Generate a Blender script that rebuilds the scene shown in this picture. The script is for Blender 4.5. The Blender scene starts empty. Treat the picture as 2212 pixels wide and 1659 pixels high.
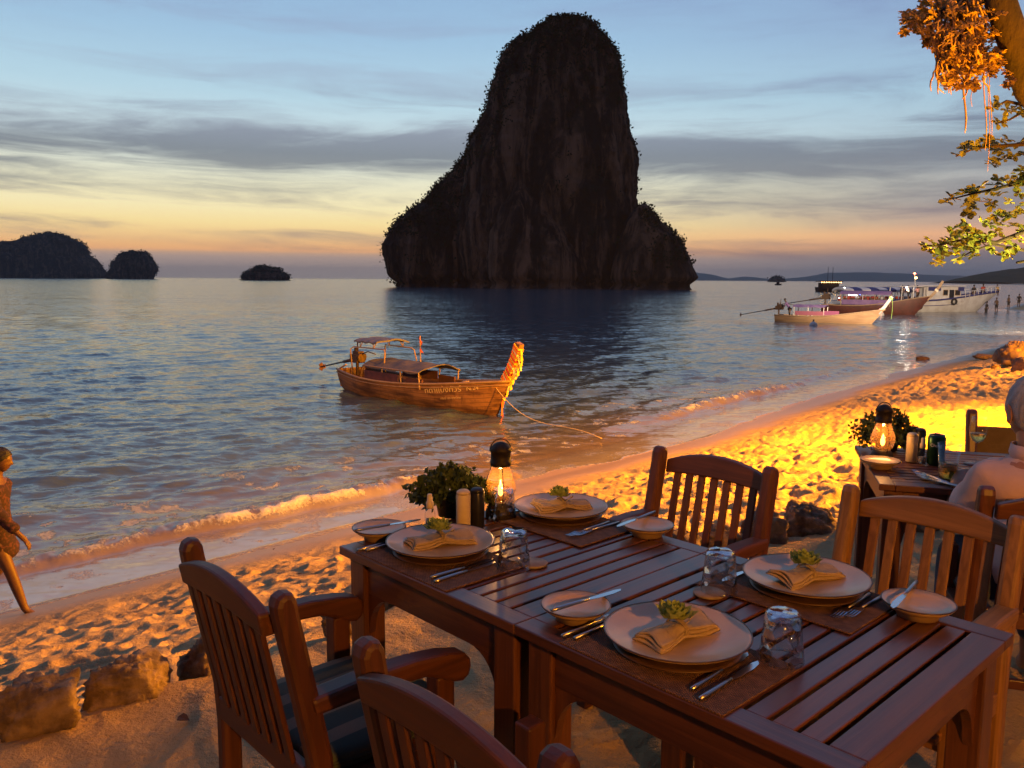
import bpy, math, random
import numpy as np
from mathutils import Vector, Matrix

S = bpy.context.scene
COL = S.collection
R = math.radians
random.seed(7)
RNG = np.random.default_rng(11)

# ------------------------------------------------------------------ camera
CAM_H = 1.47
FPX = 1790.0            # focal length in pixels of a 2212 px wide frame
PITCH = math.atan((829.5 - 603.0) / FPX)
ROLL = R(0.33)
cam_data = bpy.data.cameras.new('camera')
cam_data.sensor_width = 36.0
cam_data.lens = 36.0 * FPX / 2212.0
cam_data.clip_start = 0.05
cam_data.clip_end = 30000.0
cam = bpy.data.objects.new('camera', cam_data)
COL.objects.link(cam)
cam.matrix_world = (Matrix.Translation((0, 0, CAM_H)) @ Matrix.Rotation(math.pi / 2 - PITCH, 4, 'X')
                    @ Matrix.Rotation(ROLL, 4, 'Z'))
S.camera = cam

def ray(x, y):
    u = (x - 1106.0) / FPX
    v = (y - 829.5) / FPX
    c, s = math.cos(ROLL), math.sin(ROLL)
    u2, v2 = c * u + s * v, -s * u + c * v
    cp, sp = math.cos(PITCH), math.sin(PITCH)
    return Vector((u2, cp - v2 * sp, -sp - v2 * cp))

def at(x, y, z):
    """the place of height z that the photograph shows at (x, y)"""
    d = ray(x, y)
    t = (z - CAM_H) / d.z
    return Vector((d.x * t, d.y * t, z))

def far(x, y, dist):
    """the place that lies dist metres out along the view axis"""
    d = ray(x, y)
    t = dist / d.y
    return Vector((d.x * t, dist, CAM_H + d.z * t))

# ------------------------------------------------------------------ render and exposure
S.view_settings.view_transform = 'Standard'
S.view_settings.look = 'None'
S.view_settings.exposure = 0.0
S.view_settings.gamma = 1.0
S.view_settings.use_curve_mapping = False
S.cycles.use_denoising = True
S.cycles.max_bounces = 7
S.cycles.diffuse_bounces = 2
S.cycles.glossy_bounces = 3
S.cycles.transmission_bounces = 6
S.cycles.transparent_max_bounces = 8
S.cycles.volume_bounces = 0
S.cycles.caustics_reflective = False
S.cycles.caustics_refractive = False
S.cycles.sample_clamp_indirect = 4.0
S.cycles.sample_clamp_direct = 0.0

# ------------------------------------------------------------------ node helpers
def lin(c):
    return tuple(((v / 255.0) / 12.92 if v / 255.0 <= 0.04045 else ((v / 255.0 + 0.055) / 1.055) ** 2.4) for v in c) + (1.0,)

class NT:
    def __init__(s, tree):
        s.t = tree
    def n(s, kind, ins=None, **props):
        nd = s.t.nodes.new(kind)
        for k, v in props.items():
            setattr(nd, k, v)
        for k, v in (ins or {}).items():
            s.put(nd.inputs[k], v)
        return nd
    def put(s, sock, v):
        if isinstance(v, bpy.types.NodeSocket):
            s.t.links.new(v, sock)
        else:
            sock.default_value = v
    def m(s, op, a, b=0.0, c=None, clamp=False):
        nd = s.t.nodes.new('ShaderNodeMath')
        nd.operation = op
        nd.use_clamp = clamp
        s.put(nd.inputs[0], a)
        s.put(nd.inputs[1], b)
        if c is not None:
            s.put(nd.inputs[2], c)
        return nd.outputs[0]
    def step(s, x, lo, hi):
        nd = s.t.nodes.new('ShaderNodeMapRange')
        nd.interpolation_type = 'SMOOTHSTEP'
        s.put(nd.inputs[0], x)
        s.put(nd.inputs[1], lo)
        s.put(nd.inputs[2], hi)
        nd.inputs[3].default_value = 0.0
        nd.inputs[4].default_value = 1.0
        return nd.outputs[0]
    def mix(s, f, a, b, blend='MIX'):
        nd = s.t.nodes.new('ShaderNodeMix')
        nd.data_type = 'RGBA'
        nd.blend_type = blend
        s.put(nd.inputs[0], f)
        s.put(nd.inputs[6], a)
        s.put(nd.inputs[7], b)
        return nd.outputs[2]
    def ramp(s, f, stops, interp='LINEAR'):
        nd = s.t.nodes.new('ShaderNodeValToRGB')
        cr = nd.color_ramp
        cr.interpolation = interp
        while len(cr.elements) > 1:
            cr.elements.remove(cr.elements[-1])
        cr.elements[0].position = stops[0][0]
        cr.elements[0].color = stops[0][1]
        for p, c in stops[1:]:
            e = cr.elements.new(p)
            e.color = c
        s.put(nd.inputs[0], f)
        return nd.outputs[0]
    def vec(s, x, y, z):
        nd = s.t.nodes.new('ShaderNodeCombineXYZ')
        s.put(nd.inputs[0], x); s.put(nd.inputs[1], y); s.put(nd.inputs[2], z)
        return nd.outputs[0]
    def noise(s, vec, scale, detail=4.0, rough=0.55, dist=0.0):
        nd = s.t.nodes.new('ShaderNodeTexNoise')
        if vec is not None:
            s.put(nd.inputs['Vector'], vec)
        nd.inputs['Scale'].default_value = scale
        nd.inputs['Detail'].default_value = detail
        nd.inputs['Roughness'].default_value = rough
        nd.inputs['Distortion'].default_value = dist
        return nd.outputs[0]

# ------------------------------------------------------------------ sky after sunset
SUN_AZ = R(-20)
world = bpy.data.worlds.new('World')
S.world = world
world.use_nodes = True
wt = world.node_tree
wt.nodes.clear()
w = NT(wt)
tc = w.n('ShaderNodeTexCoord').outputs['Generated']
sep = w.n('ShaderNodeSeparateXYZ', {0: tc})
dx, dy, dz = sep.outputs[0], sep.outputs[1], sep.outputs[2]
hyp = w.m('SQRT', w.m('ADD', w.m('MULTIPLY', dx, dx), w.m('ADD', w.m('MULTIPLY', dy, dy), 1e-5)))
cosaz = w.m('DIVIDE', w.m('ADD', w.m('MULTIPLY', dx, math.sin(SUN_AZ)), w.m('MULTIPLY', dy, math.cos(SUN_AZ))), hyp)
az = w.m('ARCTAN2', dx, dy)
el = w.m('MAXIMUM', dz, 0.0)
def st(lst):
    return [(p, lin(c)) for p, c in lst]
west = w.ramp(el, st([(0.0, (172, 156, 146)), (.012, (174, 154, 144)), (.026, (186, 158, 142)), (.032, (248, 182, 118)), (.042, (240, 192, 132)), (.052, (247, 210, 144)), (.062, (248, 222, 156)), (.08, (244, 230, 180)),
                      (.11, (226, 224, 196)), (.15, (198, 215, 218)), (.20, (174, 204, 218)), (.26, (152, 186, 212)), (.34, (132, 164, 200)), (.6, (100, 130, 180)), (1.0, (78, 104, 155))]))
north = w.ramp(el, st([(0.0, (92, 100, 116)), (.022, (108, 108, 120)), (.033, (128, 114, 118)), (.038, (206, 150, 122)), (.050, (234, 172, 130)), (.062, (184, 152, 140)),
                       (.085, (146, 142, 148)), (.11, (160, 162, 164)), (.15, (166, 188, 200)), (.20, (154, 186, 206)), (.26, (136, 162, 194)), (.34, (124, 150, 188)), (.6, (94, 120, 170)), (1.0, (78, 104, 155))]))
east = w.ramp(el, st([(0.0, (50, 52, 64)), (.10, (62, 68, 88)), (.3, (78, 92, 124)), (.6, (76, 96, 138)), (1.0, (78, 104, 155))]))
clear = w.mix(w.step(cosaz, .60, .98), north, west)
clear = w.mix(w.step(cosaz, -.25, .62), east, clear)
# cloud streaks: noise stretched along the horizon, gathered into banks
warp = w.noise(w.vec(w.m('MULTIPLY', az, 2.2), w.m('MULTIPLY', el, 9.0), 3.0), 1.5, 4.0)
elw = w.m('ADD', el, w.m('MULTIPLY', w.m('SUBTRACT', warp, .5), .030))
elw = w.m('ADD', elw, w.m('MULTIPLY', az, .014))
n1 = w.noise(w.vec(w.m('MULTIPLY', az, 3.4), w.m('MULTIPLY', elw, 30.0), 4.0), 1.0, 7.0, .62, .9)
n2 = w.noise(w.vec(w.m('MULTIPLY', az, 9.0), w.m('MULTIPLY', elw, 70.0), 9.0), 1.0, 6.0, .65, .6)
def g(v):
    return (v, v, v, 1.0)
bank = w.ramp(elw, [(0, g(.10)), (.024, g(.10)), (.031, g(.30)), (.038, g(.16)), (.046, g(.22)), (.054, g(.06)), (.068, g(.12)), (.083, g(.32)), (.094, g(.36)), (.104, g(.22)), (.116, g(.30)),
                    (.128, g(.50)), (.142, g(.60)), (.156, g(.52)), (.168, g(.26)), (.185, g(.20)), (.21, g(.30)), (.235, g(.16)), (.275, g(.26)), (.31, g(.14)), (.5, g(.2)), (1, g(.1))])
dens = w.m('ADD', w.m('ADD', w.m('MULTIPLY', n1, 1.15), w.m('MULTIPLY', n2, .34)), w.m('SUBTRACT', bank, .14))
cloud = w.step(dens, .70, 1.20)
ccol = w.ramp(el, st([(0.0, (118, 112, 122)), (.03, (150, 124, 122)), (.06, (160, 140, 132)), (.10, (136, 138, 136)), (.14, (118, 126, 136)), (.17, (134, 142, 158)), (.22, (158, 180, 200)), (.34, (124, 148, 190)), (1.0, (80, 100, 145))]))
ccol2 = w.ramp(el, st([(0.0, (84, 88, 108)), (.03, (122, 106, 114)), (.06, (138, 122, 128)), (.10, (118, 120, 128)), (.15, (108, 118, 134)), (.22, (124, 142, 174)), (.34, (116, 138, 184)), (1.0, (80, 100, 145))]))
ccol = w.mix(w.step(cosaz, .60, .98), ccol2, ccol)
ccol = w.mix(w.step(cosaz, -.25, .62), w.mix(.25, east, (0.03, 0.035, 0.05, 1)), ccol)
painted = w.mix(w.m('MULTIPLY', cloud, .92), clear, ccol)
nish = w.n('ShaderNodeTexSky', sky_type='NISHITA', sun_disc=False, sun_elevation=R(-3.0), sun_rotation=-SUN_AZ,
           altitude=0.0, air_density=1.2, dust_density=2.0, ozone_density=2.0)
total = w.mix(1.0, painted, w.mix(1.0, nish.outputs[0], (0.08, 0.08, 0.08, 1), 'MULTIPLY'), 'ADD')
bg = w.n('ShaderNodeBackground', {'Color': total, 'Strength': 1.15})
wo = w.n('ShaderNodeOutputWorld', {'Surface': bg.outputs[0]})

# ------------------------------------------------------------------ noise on arrays
def _hash(ix, iy, seed):
    h = (ix.astype(np.int64) * 374761393 + iy.astype(np.int64) * 668265263 + seed * 2246822519) & 0xffffffff
    h = ((h ^ (h >> 13)) * 1274126177) & 0xffffffff
    return ((h ^ (h >> 16)) & 0xffff) / 65535.0

def vn(x, y, seed=0):
    ix, iy = np.floor(x), np.floor(y)
    fx, fy = x - ix, y - iy
    fx = fx * fx * fx * (fx * (fx * 6 - 15) + 10)
    fy = fy * fy * fy * (fy * (fy * 6 - 15) + 10)
    a, b = _hash(ix, iy, seed), _hash(ix + 1, iy, seed)
    c, d = _hash(ix, iy + 1, seed), _hash(ix + 1, iy + 1, seed)
    return (a + (b - a) * fx) * (1 - fy) + (c + (d - c) * fx) * fy

def fbm(x, y, seed=0, oct=4, gain=.5):
    t, a, n = 0.0, 1.0, 0.0
    for i in range(oct):
        t = t + a * vn(x * 2 ** i + 17.3 * i, y * 2 ** i - 9.1 * i, seed + i)
        n += a
        a *= gain
    return t / n

def sstep(x, lo, hi):
    t = np.clip((x - lo) / (hi - lo), 0, 1)
    return t * t * (3 - 2 * t)

# ------------------------------------------------------------------ object helpers
def tag(o, label=None, cat=None, group=None, kind=None):
    if label: o['label'] = label
    if cat: o['category'] = cat
    if group: o['group'] = group
    if kind: o['kind'] = kind
    return o

def thing(name, label, cat, loc=(0, 0, 0), rz=0.0, group=None):
    o = bpy.data.objects.new(name, None)
    COL.objects.link(o)
    o.empty_display_size = .1
    o.location = loc
    o.rotation_euler = (0, 0, rz)
    return tag(o, label, cat, group)

def copy_tree(o, parent=None):
    c = o.copy()
    COL.objects.link(c)
    c.parent = parent
    for ch in list(o.children):
        copy_tree(ch, c)
    return c

def link_mesh(name, me, mat, parent=None, smooth=False, bevel=0.0, kind=None, loc=None, rot=None, angle=40):
    if mat is not None and not me.materials:
        me.materials.append(mat)
    if smooth:
        me.polygons.foreach_set('use_smooth', [True] * len(me.polygons))
    o = bpy.data.objects.new(name, me)
    COL.objects.link(o)
    if parent is not None:
        o.parent = parent
    if loc is not None: o.location = loc
    if rot is not None: o.rotation_euler = rot
    if bevel:
        b = o.modifiers.new('bevel', 'BEVEL')
        b.width = bevel
        b.segments = 2
        b.limit_method = 'ANGLE'
        b.angle_limit = R(angle)
    if kind: o['kind'] = kind
    return o

class MB:
    """collects solids of one part; build() makes them ONE mesh object"""
    def __init__(s):
        s.v, s.f, s.g = [], [], []
    def add(s, vs, fs, axis=None):
        b = len(s.v)
        vs = [Vector(p) for p in vs]
        if axis is None:
            ext = [max(p[i] for p in vs) - min(p[i] for p in vs) for i in range(3)]
            axis = ext.index(max(ext))
        off = Vector((random.random() * 20, random.random() * 20, random.random() * 20))
        o1, o2 = [(1, 2), (0, 2), (0, 1)][axis]
        for p in vs:
            s.v.append(p)
            s.g.append((p[axis] + off.x, p[o1] + off.y, p[o2] + off.z))
        s.f += [tuple(b + i for i in f) for f in fs]
        return s
    def box(s, c, d, rot=None, axis=None):
        x, y, z = d[0] / 2, d[1] / 2, d[2] / 2
        vs = [Vector(p) for p in ((-x, -y, -z), (x, -y, -z), (x, y, -z), (-x, y, -z), (-x, -y, z), (x, -y, z), (x, y, z), (-x, y, z))]
        if rot is not None:
            vs = [rot @ p for p in vs]
        vs = [p + Vector(c) for p in vs]
        return s.add(vs, [(3, 2, 1, 0), (4, 5, 6, 7), (0, 1, 5, 4), (1, 2, 6, 5), (2, 3, 7, 6), (3, 0, 4, 7)], axis)
    def prism(s, poly, t, plane='xz', off=0.0, axis=None):
        """polygon in a plane, thickness t centred at off on the third axis"""
        n = len(poly)
        vs = []
        for sgn in (-1, 1):
            for a, b in poly:
                c = off + sgn * t / 2
                vs.append({'xz': (a, c, b), 'yz': (c, a, b), 'xy': (a, b, c)}[plane])
        fs = [tuple(range(n)), tuple(range(2 * n - 1, n - 1, -1))]
        fs += [(i, n + i, n + (i + 1) % n, (i + 1) % n) for i in range(n)]
        return s.add(vs, fs, axis)
    def tube(s, pts, rad, n=8, cap=True):
        pts = [Vector(p) for p in pts]
        if not hasattr(rad, '__len__'):
            rad = [rad] * len(pts)
        vs, fs = [], []
        prev = None
        for i, p in enumerate(pts):
            d = (pts[min(i + 1, len(pts) - 1)] - pts[max(i - 1, 0)])
            d = d.normalized() if d.length > 1e-9 else Vector((0, 0, 1))
            if prev is None:
                a = d.orthogonal().normalized()
            else:
                a = (prev - d * prev.dot(d))
                a = a.normalized() if a.length > 1e-6 else d.orthogonal().normalized()
            prev = a
            b = d.cross(a)
            for k in range(n):
                t = 2 * math.pi * k / n
                vs.append(p + (a * math.cos(t) + b * math.sin(t)) * rad[i])
        for i in range(len(pts) - 1):
            for k in range(n):
                k2 = (k + 1) % n
                fs.append((i * n + k, i * n + k2, (i + 1) * n + k2, (i + 1) * n + k))
        if cap:
            fs.append(tuple(range(n - 1, -1, -1)))
            fs.append(tuple((len(pts) - 1) * n + k for k in range(n)))
        return s.add(vs, fs)
    def lathe(s, prof, n=24, c=(0, 0, 0), closed=False, rot=None):
        vs, fs = [], []
        m = len(prof)
        for r, z in prof:
            for k in range(n):
                t = 2 * math.pi * k / n
                p = Vector((r * math.cos(t), r * math.sin(t), z))
                if rot is not None: p = rot @ p
                vs.append(p + Vector(c))
        for i in range(m if closed else m - 1):
            j = (i + 1) % m
            for k in range(n):
                k2 = (k + 1) % n
                fs.append((i * n + k, i * n + k2, j * n + k2, j * n + k))
        if not closed:
            if prof[0][0] > 1e-6: fs.append(tuple(range(n - 1, -1, -1)))
            if prof[-1][0] > 1e-6: fs.append(tuple((m - 1) * n + k for k in range(n)))
        return s.add(vs, fs)
    def mesh(s, name):
        me = bpy.data.meshes.new(name)
        me.from_pydata([tuple(p) for p in s.v], [], s.f)
        at_ = me.attributes.new('gc', 'FLOAT_VECTOR', 'POINT')
        at_.data.foreach_set('vector', np.array(s.g, dtype=np.float32).ravel())
        me.update()
        return me
    def build(s, name, mat, parent=None, smooth=False, bevel=0.0, kind=None, loc=None, rot=None, angle=40):
        return link_mesh(name, s.mesh(name), mat, parent, smooth, bevel, kind, loc, rot, angle)

def np_mesh(name, verts, quads, attrs=None):
    """a large mesh from arrays"""
    me = bpy.data.meshes.new(name)
    me.vertices.add(len(verts))
    me.vertices.foreach_set('co', np.ascontiguousarray(verts, dtype=np.float32).ravel())
    k = quads.shape[1]
    me.loops.add(quads.size)
    me.loops.foreach_set('vertex_index', np.ascontiguousarray(quads, dtype=np.int32).ravel())
    me.polygons.add(len(quads))
    me.polygons.foreach_set('loop_start', np.arange(0, quads.size, k, dtype=np.int32))
    me.polygons.foreach_set('loop_total', np.full(len(quads), k, dtype=np.int32))
    for nm, a in (attrs or {}).items():
        t = me.attributes.new(nm, 'FLOAT', 'POINT')
        t.data.foreach_set('value', np.ascontiguousarray(a, dtype=np.float32).ravel())
    me.update(calc_edges=True)
    me.validate()
    return me

def grid_quads(nr, nc, wrap=False):
    i = np.arange(nr - 1)[:, None]
    j = np.arange(nc if wrap else nc - 1)[None, :]
    j2 = (j + 1) % nc
    return np.stack([i * nc + j, i * nc + j2, (i + 1) * nc + j2, (i + 1) * nc + j], -1).reshape(-1, 4)

# ------------------------------------------------------------------ materials
def new_mat(name):
    m = bpy.data.materials.new(name)
    m.use_nodes = True
    m.node_tree.nodes.clear()
    k = NT(m.node_tree)
    p = k.n('ShaderNodeBsdfPrincipled')
    o = k.n('ShaderNodeOutputMaterial', {'Surface': p.outputs[0]})
    return m, k, p

def mat(name, c1, c2=None, scale=12.0, rough=.6, r2=None, bump=0.0, bscale=None, metal=0.0, coat=0.0, trans=0.0, ior=1.45,
        emit=None, estr=0.0, stretch=(1, 1, 1), detail=5.0, lo=.35, hi=.65, coord='Object', sss=0.0, rand=0.0, spec=.5, transl=0.0):
    m, k, p = new_mat(name)
    tc = k.n('ShaderNodeTexCoord').outputs[coord]
    mp = k.n('ShaderNodeMapping', {'Vector': tc})
    mp.inputs['Scale'].default_value = stretch
    v = mp.outputs[0]
    c1 = tuple(c1) + (1.0,) if len(c1) == 3 else c1
    col = c1
    if c2 is not None:
        c2 = tuple(c2) + (1.0,) if len(c2) == 3 else c2
        f = k.step(k.noise(v, scale, detail, .6), lo, hi)
        col = k.mix(f, c1, c2)
        if r2 is not None:
            k.put(p.inputs['Roughness'], k.m('ADD', rough, k.m('MULTIPLY', f, r2 - rough)))
    if rand:
        oi = k.n('ShaderNodeObjectInfo').outputs['Random']
        hs = k.n('ShaderNodeHueSaturation', {'Color': col, 'Value': k.m('ADD', 1 - rand, k.m('MULTIPLY', oi, 2 * rand)), 'Hue': .5, 'Saturation': 1.0})
        col = hs.outputs[0]
    k.put(p.inputs['Base Color'], col)
    if r2 is None or c2 is None:
        p.inputs['Roughness'].default_value = rough
    p.inputs['Metallic'].default_value = metal
    p.inputs['Coat Weight'].default_value = coat
    p.inputs['Coat Roughness'].default_value = .12
    p.inputs['Transmission Weight'].default_value = trans
    p.inputs['IOR'].default_value = ior
    p.inputs['Specular IOR Level'].default_value = spec
    if sss:
        p.inputs['Subsurface Weight'].default_value = sss
        p.inputs['Subsurface Radius'].default_value = (.01, .005, .003)
    if emit is not None:
        p.inputs['Emission Color'].default_value = tuple(emit) + (1.0,)
        p.inputs['Emission Strength'].default_value = estr
    if bump:
        b = k.n('ShaderNodeBump', {'Height': k.noise(v, bscale or scale * 3, 5.0, .6), 'Strength': bump, 'Distance': .01})
        k.put(p.inputs['Normal'], b.outputs[0])
    if transl:
        tr = k.n('ShaderNodeBsdfTranslucent')
        k.put(tr.inputs[0], col)
        mx = k.n('ShaderNodeMixShader', {0: transl, 1: p.outputs[0], 2: tr.outputs[0]})
        out = [n for n in m.node_tree.nodes if n.type == 'OUTPUT_MATERIAL'][0]
        k.put(out.inputs[0], mx.outputs[0])
    return m

def wood(name, dark, light, rough=.42, coat=.0, grain=1.0, rand=.12):
    """sawn timber: the grain runs along each board through the gc attribute"""
    m, k, p = new_mat(name)
    gc = k.n('ShaderNodeAttribute', attribute_name='gc').outputs['Vector']
    oi = k.n('ShaderNodeObjectInfo').outputs['Random']
    mp = k.n('ShaderNodeMapping', {'Vector': gc})
    mp.inputs['Scale'].default_value = (1.6, 34.0, 34.0)
    sh = k.n('ShaderNodeVectorMath', {0: mp.outputs[0], 1: k.vec(k.m('MULTIPLY', oi, 37.0), k.m('MULTIPLY', oi, 91.0), 0.0)}, operation='ADD')
    n1 = k.noise(sh.outputs[0], 1.0, 6.0, .65, 1.2)
    mp2 = k.n('ShaderNodeMapping', {'Vector': gc})
    mp2.inputs['Scale'].default_value = (9.0, 260.0, 260.0)
    n2 = k.noise(mp2.outputs[0], 1.0, 3.0, .6)
    f = k.m('ADD', k.m('MULTIPLY', k.step(n1, .3, .72), .8), k.m('MULTIPLY', n2, .25), clamp=True)
    col = k.mix(f, tuple(dark) + (1,), tuple(light) + (1,))
    wear = k.step(k.noise(gc, 5.0, 5.0, .6), .52, .75)
    col = k.mix(k.m('MULTIPLY', wear, .35), col, tuple(x * .55 for x in dark) + (1,))
    hs = k.n('ShaderNodeHueSaturation', {'Color': col, 'Value': k.m('ADD', 1 - rand, k.m('MULTIPLY', oi, 2 * rand)), 'Hue': k.m('ADD', .493, k.m('MULTIPLY', oi, .014)), 'Saturation': 1.0})
    k.put(p.inputs['Base Color'], hs.outputs[0])
    k.put(p.inputs['Roughness'], k.m('ADD', rough - .06, k.m('MULTIPLY', n1, .18)))
    p.inputs['Coat Weight'].default_value = coat
    p.inputs['Coat Roughness'].default_value = .25
    b = k.n('ShaderNodeBump', {'Height': k.m('ADD', k.m('MULTIPLY', n1, .7), k.m('MULTIPLY', n2, .4)), 'Strength': .35 * grain, 'Distance': .002})
    k.put(p.inputs['Normal'], b.outputs[0])
    return m

def glass_mat(name, tint=(1, 1, 1), rough=.0, ior=1.47, bump=0.0, bscale=60):
    m, k, p = new_mat(name)
    p.inputs['Base Color'].default_value = tuple(tint) + (1,)
    p.inputs['Transmission Weight'].default_value = 1.0
    p.inputs['Roughness'].default_value = rough
    p.inputs['IOR'].default_value = ior
    if bump:
        tc = k.n('ShaderNodeTexCoord').outputs['Object']
        b = k.n('ShaderNodeBump', {'Height': k.noise(tc, bscale, 2.0), 'Strength': bump, 'Distance': .004})
        k.put(p.inputs['Normal'], b.outputs[0])
    return m
# ================================================================== the land and the sea
SEA = -1.85
SHORE = np.array([(-120, -90), (-60, -42), (-20, -7.5), (-9, 3.6), (-6.4, 6.2), (-4.75, 7.81), (-3.65, 8.95), (-2.11, 10.66), (-.03, 12.69), (2.76, 15.41), (5.49, 18.85),
                  (9.6, 24.2), (14.77, 30.1), (21.0, 37.6), (28.56, 46.2), (42, 60), (58, 76), (66, 86), (63, 93), (57.0, 96.6), (61, 103), (80, 130), (130, 200), (300, 420)], float)
EDGE = np.array([(-130, -100), (-30, -17), (-6, -.6), (-1.75, 2.35), (-1.0, 3.0), (-.2, 3.95), (.8, 4.5), (2.4, 4.95), (4.5, 6.6), (8, 10.4), (20, 25), (38, 42), (60, 62), (90, 85), (110, 110), (160, 190), (340, 420)], float)

def chaikin(p, n=2):
    for _ in range(n):
        q = [p[0]]
        for a, b in zip(p[:-1], p[1:]):
            q += [a * .75 + b * .25, a * .25 + b * .75]
        q.append(p[-1])
        p = np.array(q)
    return p
SHORE_S = chaikin(SHORE, 2)
EDGE_S = chaikin(EDGE, 2)

def polyline(x, y, P):
    """distance to a polyline, signed + on its left side, and arc length of the foot"""
    best = np.full(x.shape, 1e18)
    sd = np.zeros(x.shape)
    arc = np.zeros(x.shape)
    s0 = 0.0
    for a, b in zip(P[:-1], P[1:]):
        d = b - a
        L = math.hypot(*d)
        t = np.clip(((x - a[0]) * d[0] + (y - a[1]) * d[1]) / (L * L), 0, 1)
        ex, ey = x - (a[0] + t * d[0]), y - (a[1] + t * d[1])
        q = ex * ex + ey * ey
        sg = np.sign(d[0] * (y - a[1]) - d[1] * (x - a[0]))
        m = q < best - 1e-9
        best = np.where(m, q, best)
        sd = np.where(m, np.sqrt(q) * np.where(sg == 0, 1, sg), sd)
        arc = np.where(m, s0 + t * L, arc)
        s0 += L
    return sd, arc

def coast(x, y):
    """w: metres seaward of the wash edge; e: metres seaward of the terrace edge; s: metres along the shore"""
    w_, s_ = polyline(x, y, SHORE_S)
    e_, _ = polyline(x, y, EDGE_S)
    return w_, e_, s_
ARC0 = float(polyline(np.array([-4.75]), np.array([7.81]), SHORE_S)[1][0])     # arc length beside the walking person

def ground_base(x, y):
    w_, e_, s_ = coast(x, y)
    ee = np.maximum(e_, 0)
    ww = np.maximum(-w_, 0)
    t = ee / (ee + ww + 1e-6)
    z = -1.75 * (t ** .92)
    z = z - .10 * sstep(e_, -.05, .35) * (1 - t)
    z = np.where(w_ > 0, -1.75 - np.where(w_ < 3, .085 * w_, .255 + .16 * (w_ - 3)), z)
    return np.maximum(z, -6.0), w_, e_, s_, t

def ground_z(x, y):
    x, y = np.asarray(x, float), np.asarray(y, float)
    z, w_, e_, s_, t = ground_base(x, y)
    dry = sstep(-w_, .8, 2.3)
    # trampled sand: hollows and mounds the size of footprints, with sharp lips
    wx = x + .10 * fbm(x * 3, y * 3, 40, 2)
    wy = y + .10 * fbm(x * 3 + 7, y * 3, 41, 2)
    a = fbm(wx * 2.3, wy * 2.3, 3, 3)
    b = np.abs(fbm(wx * 5.4 + 3, wy * 5.4, 9, 2, .5) - .5) * 2
    c = vn(wx * 9.5, wy * 9.5, 21)
    h = (a - .5) * .075 + (.5 - b) * .062 + (c - .5) * .038
    amp = dry * (.35 + .65 * sstep(e_, -.2, .9))
    amp = amp * (.85 + .75 * sstep(x, -.5, 3.0))
    z = z + h * amp
    z = z + (fbm(x * .8, y * .8, 77, 2) - .5) * .10 * dry
    z = z + (fbm(x * 1.5, y * 1.5, 5, 3) - .5) * .02 * sstep(-w_, .1, 1.2)
    return z

# ---- the sand sheet: a graded disc, fine where the photograph looks
a1 = np.linspace(R(-41), R(41), 860)
a2 = np.linspace(R(41), R(319), 110)[1:-1]
ang = np.concatenate([a1, a2])
rad = np.concatenate([[.02, .15, .35, .6, .9], np.geomspace(1.15, 34, 640), np.geomspace(34.6, 420, 90)])
GX = (rad[:, None] * np.sin(ang)[None, :])
GY = (rad[:, None] * np.cos(ang)[None, :]) - .4
GZ = ground_z(GX, GY)
gw, ge, gs = coast(GX, GY)
wob = (fbm(GX * .8, GY * .8, 60, 3) - .5) * 1.1
wet = sstep(gw + wob, -1.5, -.35)
pos = np.stack([GX, GY, GZ], -1).reshape(-1, 3)
quads = grid_quads(len(rad), len(ang), True)[:, ::-1]
ground_me = np_mesh('sand', pos, quads, {'wet': wet.ravel()})

m_sand, k, p = new_mat('sand')
geo = k.n('ShaderNodeNewGeometry').outputs['Position']
wetn = k.n('ShaderNodeAttribute', attribute_name='wet').outputs['Fac']
nA = k.noise(geo, 1.3, 5.0, .6)
nB = k.noise(geo, 26.0, 4.0, .65)
nC = k.noise(geo, 240.0, 2.0, .6)
c = k.mix(k.step(nA, .35, .68), (.45, .305, .135, 1), (.35, .23, .105, 1))
c = k.mix(k.m('MULTIPLY', k.step(nB, .55, .75), .5), c, (.25, .16, .075, 1))
c = k.mix(k.m('MULTIPLY', k.step(nC, .62, .72), .4), c, (.14, .09, .06, 1))
c = k.mix(k.m('MULTIPLY', wetn, .9), c, (.29, .19, .105, 1))
k.put(p.inputs['Base Color'], c)
k.put(p.inputs['Roughness'], k.m('SUBTRACT', .92, k.m('MULTIPLY', wetn, .55)))
k.put(p.inputs['Specular IOR Level'], k.m('ADD', .2, k.m('MULTIPLY', wetn, .4)))
hgt = k.m('ADD', k.m('MULTIPLY', nB, .9), k.m('MULTIPLY', nC, .16))
bp = k.n('ShaderNodeBump', {'Height': hgt, 'Strength': k.m('SUBTRACT', .7, k.m('MULTIPLY', wetn, .6)), 'Distance': .035})
k.put(p.inputs['Normal'], bp.outputs[0])
beach = link_mesh('beach_ground', ground_me, m_sand, smooth=True)
tag(beach, kind='structure')

# ---- the sea: swell, the breaking wave and the thin wash that runs up the sand
BR = np.array([(-8, 2.2, .02), (-2, 1.75, .09), (0, 1.50, .13), (2, 1.42, .16), (3.4, 1.30, .22), (4.6, 1.25, .27), (6.2, 1.35, .20), (7.2, 1.5, .05), (8.2, 1.6, .0),
               (13.5, 1.9, .0), (15.2, 2.1, .12), (17.5, 2.0, .24), (20.5, 1.9, .22), (23, 1.9, .10), (27, 2.2, .05), (34, 3, .02), (60, 5, .02), (400, 6, 0)])
sa1 = np.linspace(R(-42), R(42), 760)
sa2 = np.linspace(R(42), R(318), 80)[1:-1]
sang = np.concatenate([sa1, sa2])
srad = np.concatenate([np.geomspace(4.5, 60, 470), np.geomspace(60.6, 400, 150), np.geomspace(404, 14000, 60)])
SX = srad[:, None] * np.sin(sang)[None, :]
SY = srad[:, None] * np.cos(sang)[None, :]
Z0, sw, se, ss, stt = ground_base(SX, SY)
sl = ss - ARC0
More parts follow.
